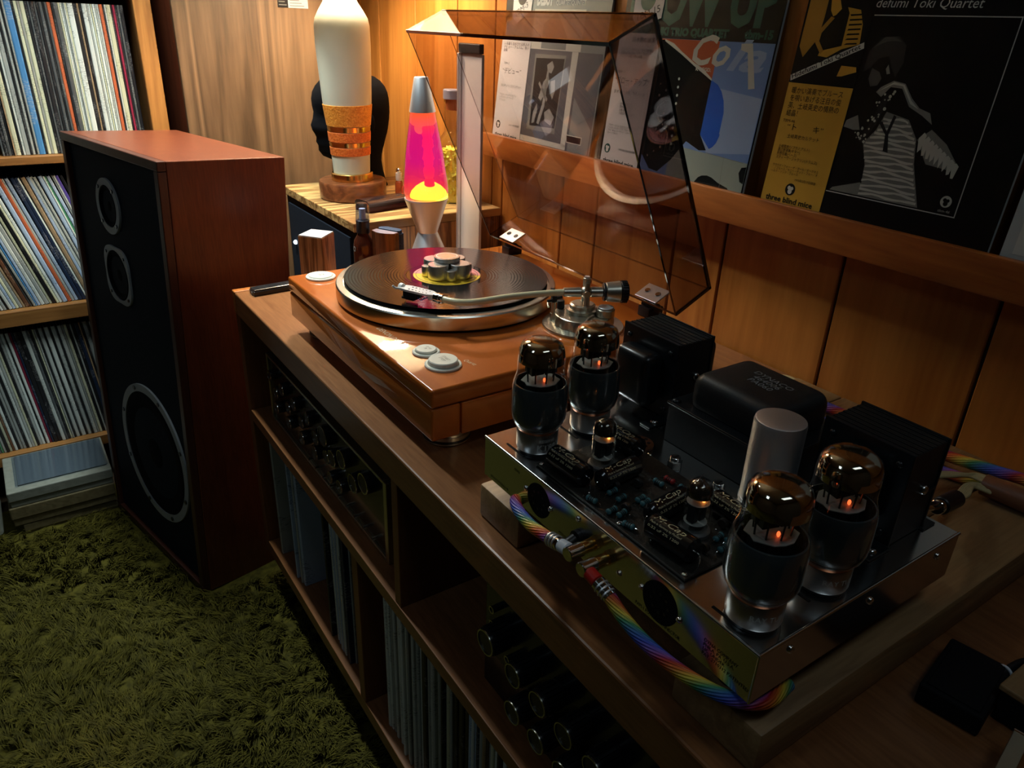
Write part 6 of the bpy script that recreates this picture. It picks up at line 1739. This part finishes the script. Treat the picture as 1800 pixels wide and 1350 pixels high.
poly([(0.2700, 0.052), (0.2704, 0.052), (0.2745, 0.004), (0.2740, 0.004)], 0.0003, GREYP, cv, M, 'printed_line')
poly([(0.2345, 0.0514), (0.308, 0.0468), (0.308, 0.0462), (0.2345, 0.0508)], 0.0003, GREYP, cv, M, 'printed_line')
for i in range(9):
    disc((0.150 + 0.0012 * i, 0.150 - i * 0.012), 0.0022, 0.00024, CREAMP, cv, M, 'printed_stud', 10)
for i in range(14):
    disc((0.112 + 0.0021 * ((i * 7) % 13), 0.140 - i * 0.0085), 0.0014 + 0.0004 * (i % 3), 0.00024, GREYP, cv, M, 'printed_stud', 8)
lettering('Co', 0.058, CREAMP, M @ Matrix.Translation((0.160, 0.1730, 0.00026)), cv, width=0.072, shear=0.35, bold=0.0012)
lettering('la', 0.058, PALEB, M @ Matrix.Translation((0.236, 0.1690, 0.00024)), cv, width=0.066, shear=0.35, bold=0.0012)
txt('K REGD.', 0.180, 0.1640, 0.0070, CREAMP, cv, M, z=0.00028, width=0.031, bold=0.0002)
lettering('ROU', 0.050, PALEB, M @ Matrix.Translation((0.250, 0.0800, 0.00024)), cv, width=0.058)
txt('BLOW UP', 0.010, 0.2290, 0.088, TEAL, cv, M, z=0.0001, width=0.294, bold=0.0042)
txt('ISAO SUZUKI TRIO QUARTET', 0.012, 0.2110, 0.0150, TEAL, cv, M, z=0.0002, width=0.218, bold=0.0010)
txt('tbm-15', 0.2600, 0.2115, 0.0155, TEAL, cv, M, z=0.0002, width=0.050, bold=0.0009)
OBIW = mat('obi_white_paper', (0.60, 0.60, 0.58), 0.5)
ob = B().box(-0.002, 0.0930, -0.0055, 0.2120, 0.0004, 0.0008, 0, M).out('paper_strip', OBIW, cv, label='white paper strip with Japanese text')
txt('鈴木勲の快演！', 0.030, 0.1990, 0.0085, INK, ob, M, z=0.001, width=0.055)
txt('スリー・ブラインド・マイスが贈る\n注目のアルバム。ブルースと\nバラードを歌う熱い演奏', 0.006, 0.1850, 0.0050, INK, ob, M, z=0.001, width=0.078)
txt('TBM-15', 0.004, 0.1500, 0.0060, INK, ob, M, z=0.001, width=0.022)
txt('“ブロー・アップ”', 0.003, 0.1340, 0.0125, INK, ob, M, z=0.001, width=0.082)
txt('鈴木 勲 トリオ／カルテット', 0.006, 0.1180, 0.0065, INK, ob, M, z=0.001, width=0.075)
txt('鈴木 勲(ベース)\n菅野邦彦(ピアノ)\n水橋 孝(ベース)\n小原哲次郎(ドラムス)', 0.026, 0.1000, 0.0050, INK, ob, M, z=0.001, width=0.040)
txt('アクア・マリン／エヴリシング・ハプンズ\nライク・イット・イズ／ブロー・アップ\nアイ・キャント・ゲット・スターテッド\nロー・フライト', 0.006, 0.0640, 0.0042, INK, ob, M, z=0.001, width=0.070)
txt('1973年3月29日録音', 0.040, 0.0270, 0.0042, INK, ob, M, z=0.001, width=0.046)
emblem((0.012, 0.0270), 0.0078, 0.001, WHITEP, TEAL, ob, M)
txt('three blind mice', 0.006, 0.0035, 0.0105, INK, ob, M, z=0.001, width=0.078, bold=0.00025)
tagp = poly([(0.020, 0.300), (0.022, 0.2330), (0.040, 0.2190), (0.088, 0.2350), (0.090, 0.300)], 0.0012, OBIW, ob, M, 'number_tag')
txt('TBM-15', 0.0300, 0.2290, 0.0150, INK, tagp, M @ Matrix.Translation((0, 0, 0)) @ Matrix.Translation((0.03, 0.229, 0)) @ Matrix.Rotation(math.radians(16), 4, 'Z') @ Matrix.Translation((-0.03, -0.229, 0)), z=0.0014, width=0.055)
disc((0.052, 0.262), 0.017, 0.0013, TEAL, tagp, M, 'emblem')
B().box(0.3182, 0.3186, -0.005, 0.309, -0.0044, -0.0008, 0, M).out('sleeve_edge', EDGEP, cv)

# --- left: grey cover behind the lid
SLATE = mat('cover_slate_grey', (0.17, 0.20, 0.20), 0.35)
cv, M = cover('record_cover', 1.393, 'grey record cover seen through the smoked lid with a white paper strip', w=0.316, m=SLATE)
poly([(0.094, 0.1760), (0.312, 0.1760), (0.312, -0.004), (0.094, -0.004)], 0.00005, mat('print_slate_dark', (0.075, 0.085, 0.10), 0.4), cv, M, 'printed_picture')
poly([(0.094, 0.2460), (0.2490, 0.2460), (0.2490, 0.1765), (0.094, 0.1765)], 0.00008, CREAMP, cv, M)
poly([(0.128, 0.2200), (0.165, 0.2420), (0.205, 0.2000), (0.205, 0.178), (0.128, 0.178)], 0.0001, SLATE, cv, M)
poly([(0.1130, 0.1680), (0.2100, 0.1690), (0.2060, 0.0300), (0.1130, 0.0300)], 0.0001, GREYP, cv, M, 'printed_panel')
poly([(0.1175, 0.1607), (0.2063, 0.1632), (0.2033, 0.0404), (0.122, 0.0374)], 0.00015, DKG, cv, M, 'printed_panel')
for q in ([(0.155, 0.150), (0.170, 0.158), (0.178, 0.148), (0.172, 0.136), (0.160, 0.138)], [(0.140, 0.090), (0.150, 0.120), (0.164, 0.132), (0.170, 0.120), (0.160, 0.100), (0.150, 0.085)], [(0.158, 0.140), (0.164, 0.140), (0.163, 0.075), (0.152, 0.042), (0.144, 0.044), (0.155, 0.080)],
          [(0.172, 0.122), (0.186, 0.126), (0.190, 0.105), (0.184, 0.090), (0.178, 0.100)], [(0.165, 0.066), (0.180, 0.074), (0.198, 0.060), (0.190, 0.044), (0.170, 0.050)], [(0.128, 0.062), (0.138, 0.080), (0.142, 0.070), (0.136, 0.044), (0.128, 0.042)], [(0.135, 0.115), (0.168, 0.085), (0.170, 0.090), (0.138, 0.120)]):
    poly(q, 0.0002, SKIN, cv, M, 'printed_figure')
poly([(0.2262, 0.1760), (0.2443, 0.1760), (0.2435, 0.0112), (0.2289, 0.0113)], 0.0002, CREAMP, cv, M, 'printed_bar')
poly([(0.094, 0.0170), (0.2440, 0.0150), (0.2440, 0.0060), (0.094, 0.0060)], 0.0002, CREAMP, cv, M, 'printed_bar')
poly([(0.250, 0.100), (0.310, 0.050), (0.310, 0.0), (0.250, 0.0)], 0.0001, SLATE, cv, M)
bx = poly([(0.2420, 0.0345), (0.2890, 0.0345), (0.2890, 0.0205), (0.2450, 0.0205)], 0.0003, CREAMP, cv, M, 'printed_box')
poly([(0.2440, 0.0330), (0.2870, 0.0330), (0.2870, 0.0220), (0.2465, 0.0220)], 0.0004, INK, bx, M, 'printed_box_fill')
txt('DEBUT', 0.098, 0.2530, 0.028, WHITEP, cv, M, z=0.0001, width=0.050, bold=0.0016)
txt('QUARTET/QUINTET', 0.1582, 0.2530, 0.0110, WHITEP, cv, M, z=0.0001, width=0.0866, bold=0.0003)
ob = B().box(-0.006, 0.0945, -0.0055, 0.1900, 0.0004, 0.0008, 0, M).out('paper_strip', OBIW, cv, label='white paper strip with Japanese text')
txt('いま最も注目される新人の\nデビュー・アルバム。熱い\n演奏', 0.002, 0.1800, 0.0062, INK, ob, M, z=0.001, width=0.088)
txt('TBM-3', 0.008, 0.1440, 0.0055, INK, ob, M, z=0.001, width=0.020)
txt('“デビュー”', 0.006, 0.1270, 0.0125, INK, ob, M, z=0.001, width=0.066)
txt('カルテット／クインテット', 0.006, 0.1010, 0.0065, INK, ob, M, z=0.001, width=0.072)
txt('アルト・サックス ピアノ\nトランペット ベース\nドラムス', 0.006, 0.0840, 0.0050, INK, ob, M, z=0.001, width=0.060)
txt('1971年録音', 0.050, 0.0280, 0.0042, INK, ob, M, z=0.001, width=0.036)
emblem((0.012, 0.0270), 0.0078, 0.001, WHITEP, INK, ob, M)
txt('three blind mice', 0.004, 0.0040, 0.0105, INK, ob, M, z=0.001, width=0.080, bold=0.00025)
tagp = poly([(0.016, 0.300), (0.022, 0.2300), (0.040, 0.2200), (0.083, 0.2420), (0.086, 0.300)], 0.0012, OBIW, ob, M, 'number_tag')
poly([(-0.004, 0.300), (0.020, 0.300), (0.024, 0.226), (-0.004, 0.226)], 0.0010, INK, ob, M, 'number_backing')
txt('TBM-3', 0.0300, 0.2300, 0.0150, INK, tagp, M @ Matrix.Translation((0.03, 0.230, 0)) @ Matrix.Rotation(math.radians(25), 4, 'Z') @ Matrix.Translation((-0.03, -0.230, 0)), z=0.0014, width=0.046)
disc((0.050, 0.268), 0.016, 0.0013, INK, tagp, M, 'emblem')
# --- next cover at the right edge of the picture
cv, M = cover('record_cover', 0.362, 'white record cover at the right end of the picture ledge', m=EDGEP)
poly([(0.012, 0.30), (0.303, 0.30), (0.303, 0.01), (0.012, 0.01)], 0.00005, WHITEP, cv, M, 'printed_picture')
